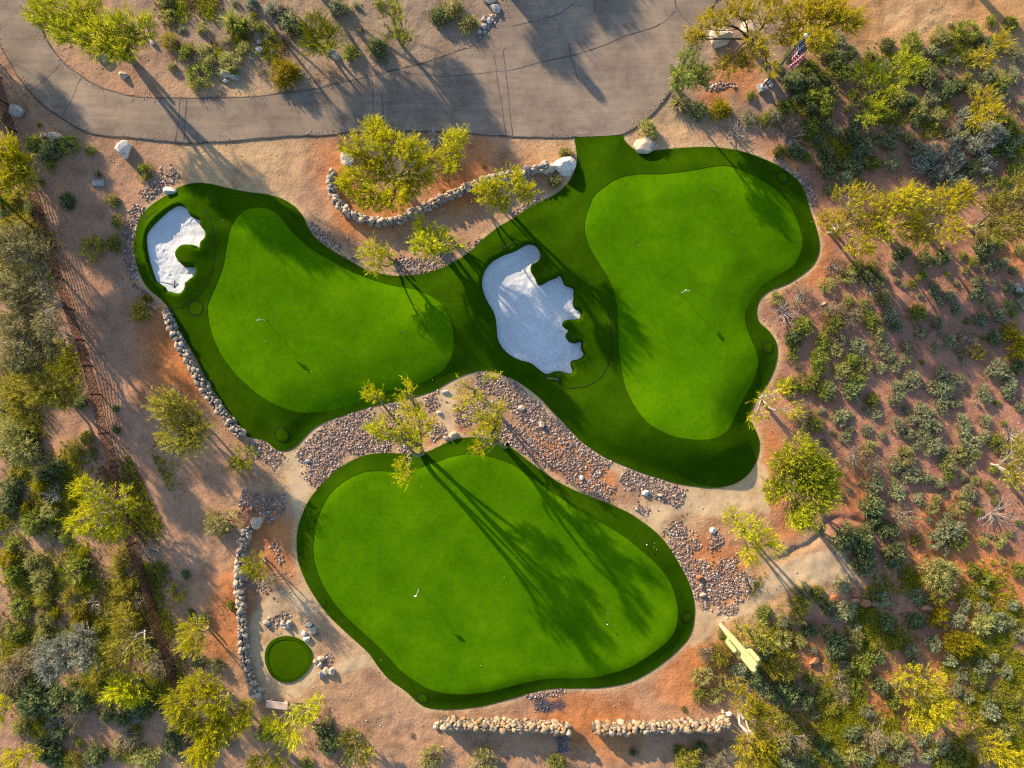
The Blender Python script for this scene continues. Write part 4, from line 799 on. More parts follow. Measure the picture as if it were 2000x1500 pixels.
# trees and a saguaro just past the upper frame edge whose shadows reach the road
for i, (nm, lab, kind, blobs, h) in enumerate([
 ('palo_verde_tree','tall palo verde past the top edge shading the left road bend','pvg',[(-245,-60,50,45),(-215,-110,50,45),(-260,-10,40,40)],5.0),
 ('palo_verde_tree','tall palo verde past the top edge shading the middle of the road','pvg',[(470,-90,60,50),(545,-110,65,55),(620,-130,65,50),(580,-65,50,36),(690,-95,50,36)],5.4),
 ('palo_verde_tree','tall palo verde past the top edge shading the gravel above the road','pvg',[(420,-70,45,40),(455,-95,40,40)],6.0),
 ('palo_verde_tree','tall palo verde past the top edge shading the turning court','pv',[(835,-330,60,45),(900,-310,50,45),(800,-290,40,35)],5.6),
 ('palo_verde_tree','thin palo verde past the top edge shading the upper part of the court','pvg',[(925,-370,45,40),(990,-345,45,40)],5.5),
 ('palo_verde_tree','palo verde past the left edge beside the fence','pvg',[(-60,180,40,40),(-70,240,40,40)],5.0),
 ('palo_verde_tree','upper palo verde past the left edge beside the fence','pvg',[(-75,95,42,40),(-110,130,40,40)],5.0),
 ('mesquite_tree','lower mesquite past the left edge beside the fence','mq',[(-80,330,44,40),(-75,390,40,40)],4.6)]):
    tree(nm, lab, 'tree', kind, blobs, h, None, 1.9, seed=900+i)

# shrubs: a few meshes per kind, every bush its own object
def shrub_mesh(kind, v):
    r = np.random.default_rng(hash_(kind)*10+v)
    per, n, bl, bw, sl, hgt, bare = {'g': (9, 150, .13, .042, .22, .62, -.2), 'b': (10, 140, .15, .038, .26, .58, -.2), 'd': (9, 180, .13, .046, .20, .68, -.28), 'o': (10, 130, .19, .032, .34, .64, -.14), 'y': (11, 150, .18, .036, .30, .66, -.22),
        's': (10, 160, .14, .040, .24, .62, -.25), 'p': (10, 140, .17, .036, .28, .58, -.18), 'x': (8, 110, .22, .022, .38, .55, -.1)}[kind]
    n = int(n*2.3)
    u = unit(r.normal(size=(n, 3))); u[:, 2] = np.abs(u[:, 2]); lob = 0.78+0.6*vnoise(u[:, 0]*1.6+v*3.1, u[:, 1]*1.6+u[:, 2], 1.0, 700+v)
    rad = (0.35+0.6*r.random(n)**0.5)*lob; pos = u*rad[:, None]*np.array([1, 1, hgt]); pos[:, 2] += 0.06
    k = vnoise(pos[:, 0]+v*7, pos[:, 1], 3.2, 720+v)+0.1*r.normal(size=n) > bare; pos = pos[k]; u = u[k]
    V, F, t = sprays(pos, u+np.array([0, 0, .5])+.35*r.normal(size=u.shape), r, per, sl, bl, bw, 0.9)
    fol = mesh_np('foliage', V, F, L[kind], {'tint': ('FLOAT', t)})
    nst = 34 if kind == 'x' else 14
    paths = []
    for q in range(nst):
        e = pos[r.integers(len(pos))]*1.02+np.array([0, 0, .08 if kind == 'x' else 0])
        paths.append((curve((r.normal()*.05, r.normal()*.05, -.05), e, r.normal(size=3)*.08, 4), np.linspace(.026, .008, 4)))
    V, F = tubes(paths, 4)
    return fol, mesh_np('stems', V, F, M['deadwood' if kind in 'xos' else 'bark_dark'])
def hash_(k): return sum(ord(c)*7 for c in k)
SH = {k: [shrub_mesh(k, v) for v in range(7)] for k in 'gbdoyspx'}
KN = {'g': ('creosote_bush', 'green creosote bush', 'bush'), 'b': ('bursage_shrub', 'grey-green bursage', 'shrub'), 'd': ('jojoba_shrub', 'dark green jojoba', 'shrub'), 'o': ('desert_shrub', 'olive shrub', 'shrub'), 'y': ('brittlebush', 'yellow brittlebush', 'bush'), 's': ('sage_shrub', 'silver sage', 'shrub'), 'p': ('burrobush', 'pale green burrobush', 'bush'), 'x': ('dry_shrub', 'dry tan shrub', 'shrub')}
SHRUBS = []
def sh(x0, y0, items):
    for cx_, cy_, r, k in items: SHRUBS.append((x0+cx_/3.75, y0+cy_/3.75, r/3.75, k))
sh(0,0,[(1230,10,60,'d'),(1240,120,60,'p'),(1480,220,50,'p'),(1250,310,70,'o'),(1370,380,70,'g'),(1490,360,60,'p'),(1780,370,60,'p'),(1670,460,90,'p'),(1450,550,105,'g'),(1720,20,40,'b'),(1840,30,50,'s'),(250,1050,70,'g'),(370,1120,90,'d'),(380,1220,60,'g'),(510,1060,80,'g'),(660,1100,50,'g'),(285,915,25,'g'),(1050,1260,75,'g'),(490,1470,60,'d'),(820,1470,50,'p'),(20,850,40,'p'),(310,1340,30,'o')])
sh(500,0,[(30,190,60,'g'),(130,70,80,'s'),(240,150,100,'b'),(300,220,60,'d'),(600,50,90,'b'),(740,40,45,'b'),(900,30,40,'g'),(690,390,70,'g'),(880,340,90,'d'),(930,420,50,'b'),(210,540,115,'y'),(540,530,70,'x'),(1340,120,90,'d'),(1440,60,90,'p'),(1560,170,80,'p'),(30,500,50,'x'),(770,220,20,'g'),(615,1060,35,'x'),(430,580,25,'x'),(1670,1220,20,'g')])
sh(1000,0,[(1350,800,80,'d'),(1530,800,90,'y'),(1740,860,80,'b'),(1750,700,45,'g'),(1000,960,85,'p'),(400,1130,60,'g'),(310,1320,55,'p'),(1850,880,60,'g')])
sh(1500,0,[(1470,220,100,'g'),(1640,150,50,'g'),(1780,170,70,'g'),(1270,270,90,'p'),(1050,320,90,'g'),(880,320,60,'d'),(740,400,40,'g'),(620,380,50,'d'),(540,520,90,'g'),(420,550,50,'g'),(440,700,90,'g'),(300,490,60,'g'),(180,600,90,'d'),(120,790,70,'g'),(60,850,80,'b'),(170,930,100,'x'),(320,930,80,'g'),(420,820,70,'g'),(510,960,60,'b'),(620,700,60,'g'),(830,830,80,'g'),(1100,800,70,'p'),(1240,850,70,'p'),(1180,490,70,'g'),(1280,440,60,'g'),(1310,530,50,'b'),(1380,430,60,'b'),(1400,620,70,'d'),(1320,660,80,'d'),(1500,640,60,'p'),(1620,540,90,'b'),(1800,540,80,'b'),(1830,380,80,'b'),(1720,680,80,'b'),(1860,770,60,'b'),(1440,820,60,'s'),(1420,900,50,'s'),(1650,980,110,'s'),(1340,960,60,'b'),(1370,1060,80,'s'),(1550,1060,100,'s'),(1210,1120,90,'s'),(1080,1080,80,'b'),(1360,1170,90,'s'),(1590,1200,90,'s'),(1120,1210,80,'s'),(1280,1290,110,'s'),(1400,1330,70,'s'),(940,960,70,'b'),(820,1010,60,'p'),(720,1070,90,'b'),(650,1130,60,'b'),(760,1190,70,'g'),(920,1190,80,'b'),(420,1130,70,'d'),(440,1240,70,'d'),(280,1150,50,'g'),(560,1310,80,'b'),(680,1340,40,'g'),(450,1390,40,'d'),(1750,1080,80,'d'),(1840,1020,60,'b'),(1610,1320,60,'p'),(1830,1240,70,'g'),(1730,1330,60,'g')])
sh(0,370,[(500,90,65,'d'),(820,80,55,'p'),(860,240,60,'g'),(830,400,70,'g'),(680,440,100,'o'),(1030,900,85,'o'),(1080,800,40,'y'),(40,190,60,'d'),(200,260,110,'o'),(100,60,50,'o'),(120,1110,50,'o'),(230,150,60,'d')])
sh(1500,370,[(480,560,80,'x'),(580,640,70,'p'),(430,700,70,'p'),(230,780,100,'x'),(60,800,60,'p'),(260,1000,80,'g'),(190,1080,80,'d'),(650,570,60,'g'),(760,560,50,'g'),(720,640,60,'d'),(820,660,60,'d'),(910,560,50,'b'),(750,740,70,'x'),(840,800,70,'p'),(700,840,50,'p'),(490,860,90,'x'),(590,820,50,'p'),(470,980,90,'g'),(600,930,90,'x'),(750,950,70,'g'),(880,930,90,'b'),(950,1000,70,'b'),(800,1040,60,'p'),(1100,900,80,'g'),(1120,1040,70,'b'),(1130,640,50,'g'),(1140,520,70,'d'),(1270,500,70,'d'),(980,470,70,'d'),(1220,730,60,'b'),(1240,810,60,'b'),(1330,780,60,'b'),(1380,880,60,'b'),(1240,980,70,'b'),(1220,1150,50,'b'),(1340,1110,70,'b'),(1470,1090,90,'x'),(1540,1190,70,'o'),(1540,690,80,'b'),(1570,760,60,'b'),(1500,780,50,'b'),(1610,820,60,'b'),(1640,680,35,'b'),(1560,950,70,'b'),(1700,920,70,'b'),(1760,720,60,'b'),(1840,750,40,'d'),(1850,840,60,'b'),(1630,560,80,'b'),(1720,540,60,'b'),(1800,590,50,'b'),(1580,420,90,'d'),(1690,400,60,'g'),(1840,440,50,'p'),(1420,480,40,'g'),(1500,530,45,'g'),(400,1110,60,'g'),(520,1110,70,'b'),(660,1150,90,'b'),(490,1180,60,'p'),(370,1230,80,'g'),(370,1310,70,'g'),(820,1160,80,'b'),(890,1210,70,'b'),(1020,1150,60,'b'),(1020,1230,70,'b'),(930,1290,70,'b'),(820,1300,60,'b'),(700,1290,70,'p'),(540,1330,80,'p'),(610,1250,70,'g'),(660,1380,80,'g'),(1060,1390,90,'b'),(950,1440,60,'b'),(1280,1340,80,'b'),(1400,1390,60,'b'),(1220,1450,80,'b'),(1320,1440,70,'b'),(1680,1320,100,'b'),(1770,1360,60,'b'),(1830,1310,60,'d'),(1660,1080,60,'d'),(1770,1450,70,'b'),(1580,1480,70,'b'),(1780,1040,70,'y'),(1830,1150,100,'y'),(190,1150,60,'g'),(170,1220,50,'g'),(200,1280,40,'x'),(300,1400,80,'g'),(180,1430,70,'g'),(440,1470,80,'b')])
sh(1500,740,[(150,60,80,'g'),(270,60,60,'g'),(420,90,90,'g'),(620,70,90,'d'),(640,130,60,'b'),(760,160,60,'g'),(790,260,50,'b'),(230,260,90,'x'),(340,320,80,'g'),(530,280,80,'b'),(590,270,50,'b'),(560,430,60,'b'),(590,380,50,'b'),(720,370,55,'b'),(825,410,40,'b'),(740,500,60,'p'),(940,130,90,'b'),(1040,40,70,'b'),(1110,210,60,'b'),(940,330,80,'b'),(1050,300,50,'b'),(1170,290,100,'b'),(1220,350,70,'b'),(1020,400,60,'b'),(1140,410,70,'b'),(1200,490,100,'b'),(1080,490,50,'b'),(1290,520,50,'b'),(1280,80,90,'b'),(1290,190,80,'b'),(1380,180,50,'b'),(1580,130,80,'b'),(1780,50,80,'b'),(1760,110,60,'b'),(1860,200,60,'b'),(1590,300,60,'b'),(1420,300,80,'b'),(1440,390,80,'b'),(1490,470,90,'b'),(1590,430,70,'b'),(1680,470,80,'g'),(1400,540,60,'p'),(1500,550,60,'p'),(1310,630,70,'p'),(1330,700,50,'g'),(1420,600,40,'p'),(1480,650,40,'b'),(1260,760,60,'b'),(620,560,90,'x'),(750,640,80,'x'),(1000,570,90,'p'),(930,630,80,'b'),(1050,700,90,'b'),(1160,720,70,'b'),(780,760,90,'b'),(760,820,60,'b'),(940,830,90,'b'),(1100,880,60,'b'),(910,740,30,'p'),(770,930,100,'d'),(780,1030,70,'d'),(870,1100,80,'d'),(980,1000,100,'x'),(940,1110,60,'b'),(1200,950,60,'p'),(1220,880,40,'p'),(1400,930,80,'p'),(1480,830,80,'b'),(1620,790,50,'p'),(1520,740,40,'p'),(1330,1090,130,'b'),(1400,1170,90,'g'),(1230,1180,90,'b'),(1080,1180,50,'g'),(1290,1250,60,'b'),(570,1160,110,'d'),(690,1220,110,'d'),(700,1340,100,'d'),(930,1300,110,'d'),(700,1110,60,'d'),(1270,1430,130,'p'),(1500,1400,60,'g'),(1590,1470,50,'g'),(1830,1400,70,'g'),(1710,1330,30,'p'),(1570,1190,40,'p'),(1700,1180,60,'p')])
sh(1500,1100,[(260,190,80,'b'),(360,220,60,'g'),(550,160,90,'b'),(840,270,90,'b'),(570,340,90,'b'),(430,310,70,'d'),(200,330,120,'o'),(130,420,80,'b'),(500,400,60,'b'),(300,500,60,'d'),(640,480,70,'b'),(870,440,70,'d'),(1080,430,80,'d'),(1110,260,80,'b'),(1250,230,90,'o'),(1440,190,20,'p'),(1570,210,50,'b'),(1790,310,60,'b'),(1440,310,70,'b'),(1580,330,60,'b'),(1390,410,70,'b'),(1570,430,80,'p'),(1690,430,90,'b'),(1780,430,50,'b'),(1850,520,70,'b'),(500,600,100,'d'),(650,560,70,'p'),(690,740,100,'g'),(810,690,60,'d'),(1050,640,80,'b'),(1060,720,50,'b'),(1210,590,90,'b'),(1330,710,70,'b'),(1410,580,110,'y'),(1240,400,90,'y'),(1420,810,70,'b'),(1560,760,80,'b'),(1650,690,50,'b'),(1740,800,70,'b'),(1540,850,70,'g'),(1380,920,70,'b'),(1470,980,60,'b'),(1620,980,60,'g'),(1770,1020,60,'g'),(1860,950,60,'o'),(1620,1080,100,'b'),(1850,1110,60,'g'),(1520,1210,100,'o'),(1720,1240,80,'p'),(100,560,80,'p'),(240,580,50,'p'),(330,640,50,'b'),(110,760,115,'o'),(310,850,60,'g'),(40,950,80,'d'),(150,950,110,'d'),(260,1000,90,'d'),(410,960,60,'g'),(540,980,70,'x'),(530,860,80,'x'),(640,900,70,'g'),(830,900,80,'d'),(910,1000,70,'g'),(730,1090,70,'b'),(120,1140,40,'p'),(340,1110,50,'b'),(200,1290,120,'x'),(100,1330,80,'p'),(400,1290,60,'g'),(390,1350,60,'d'),(270,1430,80,'d'),(160,1460,80,'b'),(620,1240,70,'d'),(790,1260,110,'x'),(960,1290,70,'p'),(1140,1290,80,'b'),(1270,1340,90,'b'),(820,1350,60,'b'),(660,1390,90,'p'),(730,1450,80,'b'),(550,1450,60,'p'),(1010,1410,80,'b'),(900,1400,60,'b'),(1150,1420,80,'b'),(1300,1450,100,'g'),(1400,1440,100,'g'),(1480,1460,60,'y')])
sh(1000,1100,[(1550,520,50,'g'),(1420,650,80,'x'),(1520,660,80,'o'),(1820,560,70,'g'),(1400,820,90,'p'),(1370,960,70,'g'),(1490,970,70,'p'),(1540,860,60,'p'),(1660,780,80,'b'),(1790,840,80,'d'),(1840,920,70,'b'),(1850,640,70,'d'),(1850,370,60,'g'),(1250,1060,25,'g'),(890,1390,35,'d'),(310,1460,70,'g'),(410,1480,50,'x'),(1280,1430,100,'o'),(1440,1470,90,'x'),(1380,1360,60,'d'),(1220,1380,50,'g'),(1560,1360,80,'x'),(1700,640,70,'p')])
sh(500,1100,[(110,110,70,'x'),(530,1320,90,'d'),(1280,1420,100,'p'),(1660,1460,110,'p'),(500,1200,80,'d'),(60,1250,80,'d'),(370,1460,60,'g'),(1140,1260,20,'x')])
sh(0,1100,[(570,50,110,'g'),(300,130,100,'p'),(100,60,90,'g'),(940,80,120,'o'),(540,280,110,'o'),(900,250,110,'o'),(1040,260,80,'x'),(1180,40,50,'g'),(1360,80,40,'d'),(1300,210,80,'o'),(1390,370,40,'d'),(1500,400,50,'d'),(1690,310,40,'g'),(1580,740,60,'d'),(590,430,80,'y'),(310,530,80,'p'),(130,330,90,'g'),(120,480,90,'g'),(50,460,80,'x'),(950,420,80,'y'),(1060,620,70,'d'),(1160,750,100,'x'),(1450,720,60,'d'),(1310,620,70,'x'),(100,800,150,'x'),(200,700,110,'x'),(50,750,60,'y'),(250,1000,150,'d'),(400,1000,120,'d'),(570,1000,100,'d'),(520,1100,120,'x'),(780,1120,60,'d'),(910,1130,80,'d'),(1000,1120,60,'s'),(1040,1050,90,'d'),(950,1290,90,'x'),(1080,1440,100,'p'),(1260,1330,90,'d'),(1290,1250,50,'d'),(700,1400,90,'d'),(340,1380,110,'d'),(430,1450,80,'d'),(570,1310,40,'g'),(300,1180,30,'g'),(1650,1300,70,'d'),(870,1320,50,'p'),(440,1240,70,'d')])
sh(0,740,[(100,330,90,'p'),(180,420,100,'g'),(250,540,90,'d'),(320,700,90,'d'),(310,770,80,'y'),(240,1060,110,'g'),(80,800,100,'d'),(60,900,90,'d'),(640,430,60,'g'),(680,540,40,'g'),(400,650,80,'d'),(850,220,30,'d'),(860,370,40,'d'),(560,870,90,'y'),(110,1220,90,'g'),(60,1340,90,'y'),(250,1330,90,'p'),(320,1440,70,'p'),(550,1290,40,'g'),(880,1300,110,'o'),(600,170,60,'d'),(50,200,60,'d'),(1620,1050,120,'p')])
r9 = random.Random(31)
def fill(x0, y0, x1, y1, n, kinds, lo, hi, gap):
    k = 0
    for _ in range(4000):
        if k >= n: break
        px, py = r9.uniform(x0, x1), r9.uniform(y0, y1); rp = r9.uniform(lo, hi); x, y = W(px, py)
        if lookup(d_paved, np.array([x]), np.array([y]))[0] < rp*S*1.1: continue
        if min(abs(px-np.interp(py, [112,320,605,845,1060,1318,1515], [-12,52,145,213,266,345,398])), 99) < rp*1.2: continue
        if all(math.hypot(px-a, py-b) > gap*(rp+c) for a, b, c, _k in SHRUBS): SHRUBS.append((px, py, rp, r9.choice(kinds))); k += 1
fill(0, 860, 150, 1500, 14, 'gpooyp', 12, 22, .68)
fill(130, 1060, 320, 1500, 10, 'gpooyx', 10, 18, .75)
fill(0, 380, 60, 860, 8, 'gpod', 14, 26, .6)
fill(320, 0, 600, 150, 10, 'gpbx', 8, 16, .75)
fill(1600, 520, 1990, 1060, 44, 'bbbpg', 6, 12, .85)
fill(1520, 80, 1990, 330, 52, 'gbpddg', 12, 23, .56)
fill(1520, 1180, 1990, 1490, 8, 'ppoo', 10, 18, .7)
LMK = [('the flagpole',1487,172),('the saguaro',1410,1222),('the black chair',1640,1295),('the round tee',562,1287),('the small bunker',340,490),('the big boulder by the planter',1101,327),('the stone bench',545,1374),('the silver tree',140,1270),('the fence top',20,200),('the fence end',345,1335),('the red ledge',1680,1175),('the road bend',150,200),('the turf corner',1590,470),('the turf notch',1480,605),('the turf tip',1480,880),('the silver sage patch',1850,290),('the bare tan slope',1800,50),('the yellow brittlebush at the edge',1985,670),('the gully',1800,960),('the wall gap',1133,1425),('the grey plank',111,1003),('the road top',760,120),('the leaning dead spray',1935,1000),('the lower right corner',1990,1490),('the bottom left corner',10,1490),('the large mesquite',70,590),('the lone rock pair',1988,565)]
ORD = ['', 'second', 'third', 'fourth', 'fifth', 'sixth', 'seventh', 'eighth', 'ninth', 'tenth', 'eleventh', 'twelfth', 'thirteenth', 'fourteenth', 'fifteenth', 'sixteenth', 'seventeenth', 'eighteenth', 'nineteenth', 'twentieth']
def label_by_place(items):
    """items: list of (px, py, words) -> one label each: words, direction from the nearest landmark, rank outward"""
    keyd = {}
    for i, (px, py, wd) in enumerate(items):
        dl = [(math.hypot(px-x, py-y), n, x, y) for n, x, y in LMK]; d, n, x, y = min(dl)
        dx, dy = px-x, py-y
        if abs(dx) > 2.2*abs(dy): q = 'right of' if dx > 0 else 'left of'
        elif abs(dy) > 2.2*abs(dx): q = 'below' if dy > 0 else 'above'
        else: q = ('lower' if dy > 0 else 'upper')+(' right of' if dx > 0 else ' left of')
        keyd.setdefault((wd, q, n), []).append((d, i))
    out = [None]*len(items)
    for (wd, q, n), v in keyd.items():
        v.sort()
        for k, (d, i) in enumerate(v):
            out[i] = f'{wd} {q} {n}' if len(v) == 1 else (f'{wd} {q} {n}, {ORD[k]} from it' if k else f'{wd} {q} {n}, first from it')
    return out
SHRUBS = [q for q in SHRUBS if lookup(rough, *[np.array([v]) for v in W(q[0], q[1])])[0] > .55 ]
words_ = []
for px, py, rp, k in SHRUBS:
    words_.append((px, py, ('small ' if rp < 14 else 'large ' if rp > 25 else '')+KN[k][1]))
labs = label_by_place(words_)
for i, ((px, py, rp, k), lab) in enumerate(zip(SHRUBS, labs)):
    h = rp*S*0.62*1.0; x, y = W(px, py, h*0.6); z = gz(x, y)
    o = thing(KN[k][0], lab, KN[k][2], (x, y, z), (0, 0, random.random()*6.28), tuple(rp*S*(0.84 if k in 'b' else 1.0)*q for q in (random.uniform(.92, 1.15), random.uniform(.92, 1.15), random.uniform(.95, 1.25))), KN[k][1]+' bushes of the desert')
    f, s = SH[k][random.randrange(7)]
    obj('foliage', f, o); obj('stems', s, o)

# spiky rosettes
def rosette(px, py, rp, kind, label, name='yucca_plant', n=130, seed=0):
    r = np.random.default_rng(seed+50); x, y, z = G(px, py); rad = rp*S
    u = unit(r.normal(size=(n, 3))); u[:, 2] = np.abs(u[:, 2])*0.9+0.12
    V, F, t = blades(np.tile([0, 0, .12], (n, 1))+u*0.05, u, rad*(0.8+0.35*r.random(n)), 0.075, r, np.clip(0.5+.25*r.normal(size=n), 0, 1))
    o = thing(name, label, 'yucca', (x, y, z)); obj('leaves', mesh_np('leaves', V, F, L[kind], {'tint': ('FLOAT', t)}), o)
    b = MB().tube([(0, 0, -.1), (0, 0, .12), (0, 0, .2)], [.12, .11, .06], 8); obj('stalk_base', b.mesh('stalk_base', M['bark_dark']), o)
rosette(1323, 203, 24, 'p', 'spiky pale yucca at the corner of the turning court', seed=1)
rosette(455, 45, 28, 'g', 'spiky dark green yucca above the road, left one of a pair', seed=2)
rosette(480, 52, 24, 'g', 'spiky dark green yucca above the road, right one of a pair', seed=3)
rosette(195, 340, 11, 'd', 'small dark agave behind the grey concrete slab', 'agave_plant', 70, 4)
# cholla
def cholla(px, py, rp, label, seed):
    r = np.random.default_rng(seed); x, y, z = G(px, py); o = thing('cholla_cactus', label, 'cactus', (x, y, z)); paths = []
    tips = [(np.zeros(3)+[0, 0, -.05], unit(np.array([r.normal()*.3, r.normal()*.3, 1.0])), .06)]
    for g in range(4):
        nx = []
        for p, d, w in tips:
            for _ in range(3 if g < 3 else 2):
                dd = unit(d+r.normal(size=3)*0.7+[0, 0, .15]); e = p+dd*rp*S*(0.42-.04*g); paths.append((curve(p, e, r.normal(size=3)*.02, 4), np.array([w*.8, w, w, w*.6]))); nx.append((e, dd, w*0.92))
        tips = nx
    V, F = tubes(paths, 6); obj('joints', mesh_np('joints', V, F, M['deadwood'], None, True), o)
cholla(850, 272, 20, 'tan jointed cholla between the two planter trees near the road', 3)
# dead twiggy sprays
def dead_spray(px, py, rp, label, seed, h=0.8, n=16, name='dead_shrub', cat='dead shrub', flat=0.6, thick=.028):
    r = np.random.default_rng(seed); x, y, z = G(px, py); o = thing(name, label, cat, (x, y, z)); R = rp*S; br = []; tw = []
    for i in range(n):
        a = 2*math.pi*i/n+r.normal()*.3; d = np.array([math.cos(a), math.sin(a), flat*(0.4+r.random())]); e = unit(d)*R*(0.7+.4*r.random()); e[2] = min(e[2], h*1.2)
        c = curve((0, 0, 0), e, np.array([r.normal()*.1, r.normal()*.1, .12])*R, 6); br.append((c, np.linspace(thick, thick*.3, 6)))
        for k in range(4):
            s = c[r.integers(1, 6)]; q = s+unit(e+r.normal(size=3)*R*0.5)*R*0.35; q[2] = max(q[2], .04); tw.append((curve(s, q, r.normal(size=3)*.04*R, 4), np.linspace(thick*.5, thick*.18, 4)))
    V, F = tubes(br, 4); obj('branches', mesh_np('branches', V, F, M['deadwood'], None, True), o)
    V, F = tubes(tw, 3); obj('twigs', mesh_np('twigs', V, F, M['deadwood'], None, True), o)
DS = [(1528,612,30,'bleached dead shrub at the turf notch below the right green'),(1435,262,26,'grey driftwood branches above the right green'),(1540,268,28,'bare grey twigs in the shrubs left of the silver sage'),(1935,1000,42,'leaning pale dead spray at the right edge'),(1970,850,34,'dry twiggy shrub at the right edge above the olive mesquite'),(1965,895,22,'small bare branch below the dry twiggy shrub at the right edge'),(115,965,30,'bare white branches left of the fence in the desert'),(245,965,30,'grey dead branches hanging over the fence'),(205,1010,34,'grey twig spray in the yellow tree by the fence'),(305,1290,30,'pale twigs lying over the fence near its end'),(255,1255,24,'white bare limbs in the olive mesquite by the fence'),(130,650,40,'grey bare boughs in the large mesquite, lower clump'),(80,560,36,'grey bare boughs in the large mesquite, upper clump'),(185,1175,16,'small dead branch on the bare soil left of the fence'),(30,1320,38,'grey thicket of dead twigs at the left edge'),(120,1410,26,'grey twig tangle below the silver tree'),(250,1432,26,'bleached antler like branch near the bottom left'),(435,1020,26,'pale twigs in the bush beside the winding wall'),(290,605,22,'grey twigs in the shrub by the top of the boulder wall'),(945,1478,26,'grass like pale sprays cut by the bottom edge'),(1470,1440,26,'bare white twigs in the yellow tree at the bottom'),(1460,1128,24,'fallen branches beside the gravel right of the lower green'),(1800,1360,26,'white bare limbs in the airy tree in the lower right'),(1660,420,22,'white bare limbs in the first yellow tree of the row'),(345,770,22,'pale dry twigs above the dark mesquite by the track'),(1705,165,22,'pale bare limbs in the green tree right of the flagpole'),(300,1075,20,'dry twigs left of the fence in mid slope')]
for i, (px, py, rp, lab) in enumerate(DS): dead_spray(px, py, rp, lab, 300+i, h=0.7 if i not in (6,7,8,10,11,12,20,22,23) else 2.2, flat=.6 if i not in (6,7,8,10,11,12,20,22,23) else 1.6)

# uncountable low growth
def tufts(name, label, cat, spots, n_per, kind, bl, bw, seed):
    r = np.random.default_rng(seed); P = []
    for px, py, rp in spots:
        x, y = W(px, py); q = r.normal(size=(int(n_per*(rp/30)**2), 2))*rp*S*0.5+[x, y]; P.append(q)
    P = np.vstack(P); P = P[(lookup(d_paved, P[:, 0], P[:, 1]) > 0.2) & (lookup(rough, P[:, 0], P[:, 1]) > .8)]; n = len(P); per = 7
    o = np.repeat(np.column_stack([P, lookup(H, P[:, 0], P[:, 1])]), per, 0); o[:, :2] += r.normal(size=(len(o), 2))*.03
    d = r.normal(size=(len(o), 3))*.5; d[:, 2] = np.abs(d[:, 2])+.45
    V, F, t = blades(o, d, bl*(.5+r.random(len(o))), bw, r, np.clip(np.repeat(.5+.22*r.normal(size=n), per), 0, 1))
    obj(name, mesh_np(name, V, F, L[kind], {'tint': ('FLOAT', t)}), kind='stuff', label=label, category=cat)
rr = random.Random(5)
spots_r = [(rr.uniform(1480, 2000), rr.uniform(1130, 1500), rr.uniform(18, 45)) for _ in range(60)]+[(rr.uniform(1520, 2000), rr.uniform(60, 300), rr.uniform(15, 35)) for _ in range(30)]+[(1640,1410,40),(1620,1350,30),(1720,1150,30),(1690,1250,40),(1560,1110,20)]
tufts('weeds', 'bright green weeds between the shrubs of the right desert', 'weeds', spots_r, 200, 'weed', .20, .042, 1)
spots_l = [(rr.uniform(0, 330), rr.uniform(900, 1500), rr.uniform(18, 45)) for _ in range(50)]+[(rr.uniform(0, 130), rr.uniform(400, 900), rr.uniform(18, 40)) for _ in range(24)]+[(rr.uniform(320, 560), rr.uniform(0, 160), rr.uniform(12, 25)) for _ in range(14)]
tufts('dry_grass', 'dry yellow grass over the left desert and roadside', 'grass', spots_l, 170, 'straw', .20, .032, 2)
tufts('weeds', 'green weeds between the shrubs left of the fence', 'weeds', [(x+rr.uniform(-30, 30), y+rr.uniform(-30, 30), r*1.1) for x, y, r in spots_l], 190, 'weed', .22, .045, 3)
spots_d = [(rr.uniform(1500, 2000), rr.uniform(300, 1200), rr.uniform(12, 28)) for _ in range(60)]+[(rr.uniform(560, 960), rr.uniform(1390, 1500), rr.uniform(12, 25)) for _ in range(12)]+[(760,430,20),(870,350,40),(450,1180,30),(1420,1290,30)]
tufts('dry_grass', 'thin dry straw on the red soil of the right desert', 'grass', spots_d, 60, 'straw', .14, .025, 4)

# ------------------------------------------------------------------ saguaro
def ribbed(pts, rad, n=22, amp=.09):
    pts = np.array(pts, float); m = len(pts); t = unit(np.gradient(pts, axis=0)); a = unit(np.cross(t, np.array([.9, .3, .1]))); c = np.cross(t, a)
    k = n*2; an = np.arange(k)*2*math.pi/k; rr_ = 1+amp*np.where(np.arange(k) % 2, -1, 1)
    ring = pts[:, None]+(a[:, None]*np.cos(an)[None, :, None]+c[:, None]*np.sin(an)[None, :, None])*(np.asarray(rad)[:, None]*rr_[None])[..., None]
    V = ring.reshape(-1, 3); i = np.arange(m-1)[:, None]*k+np.arange(k)[None]; j = np.arange(m-1)[:, None]*k+(np.arange(k)+1)[None] % k
    return V, np.stack([i, j, j+k, i+k], -1).reshape(-1, 4)
def col_pts(p, z0, z1, r, m=16):
    z = np.concatenate([np.linspace(z0, z1-r, m), z1-r+r*np.sin(np.linspace(0.2, 1.5, 6))]); q = np.concatenate([np.full(m, r), r*np.cos(np.linspace(.2, 1.5, 6))])
    return [(p[0], p[1], zz) for zz in z], q
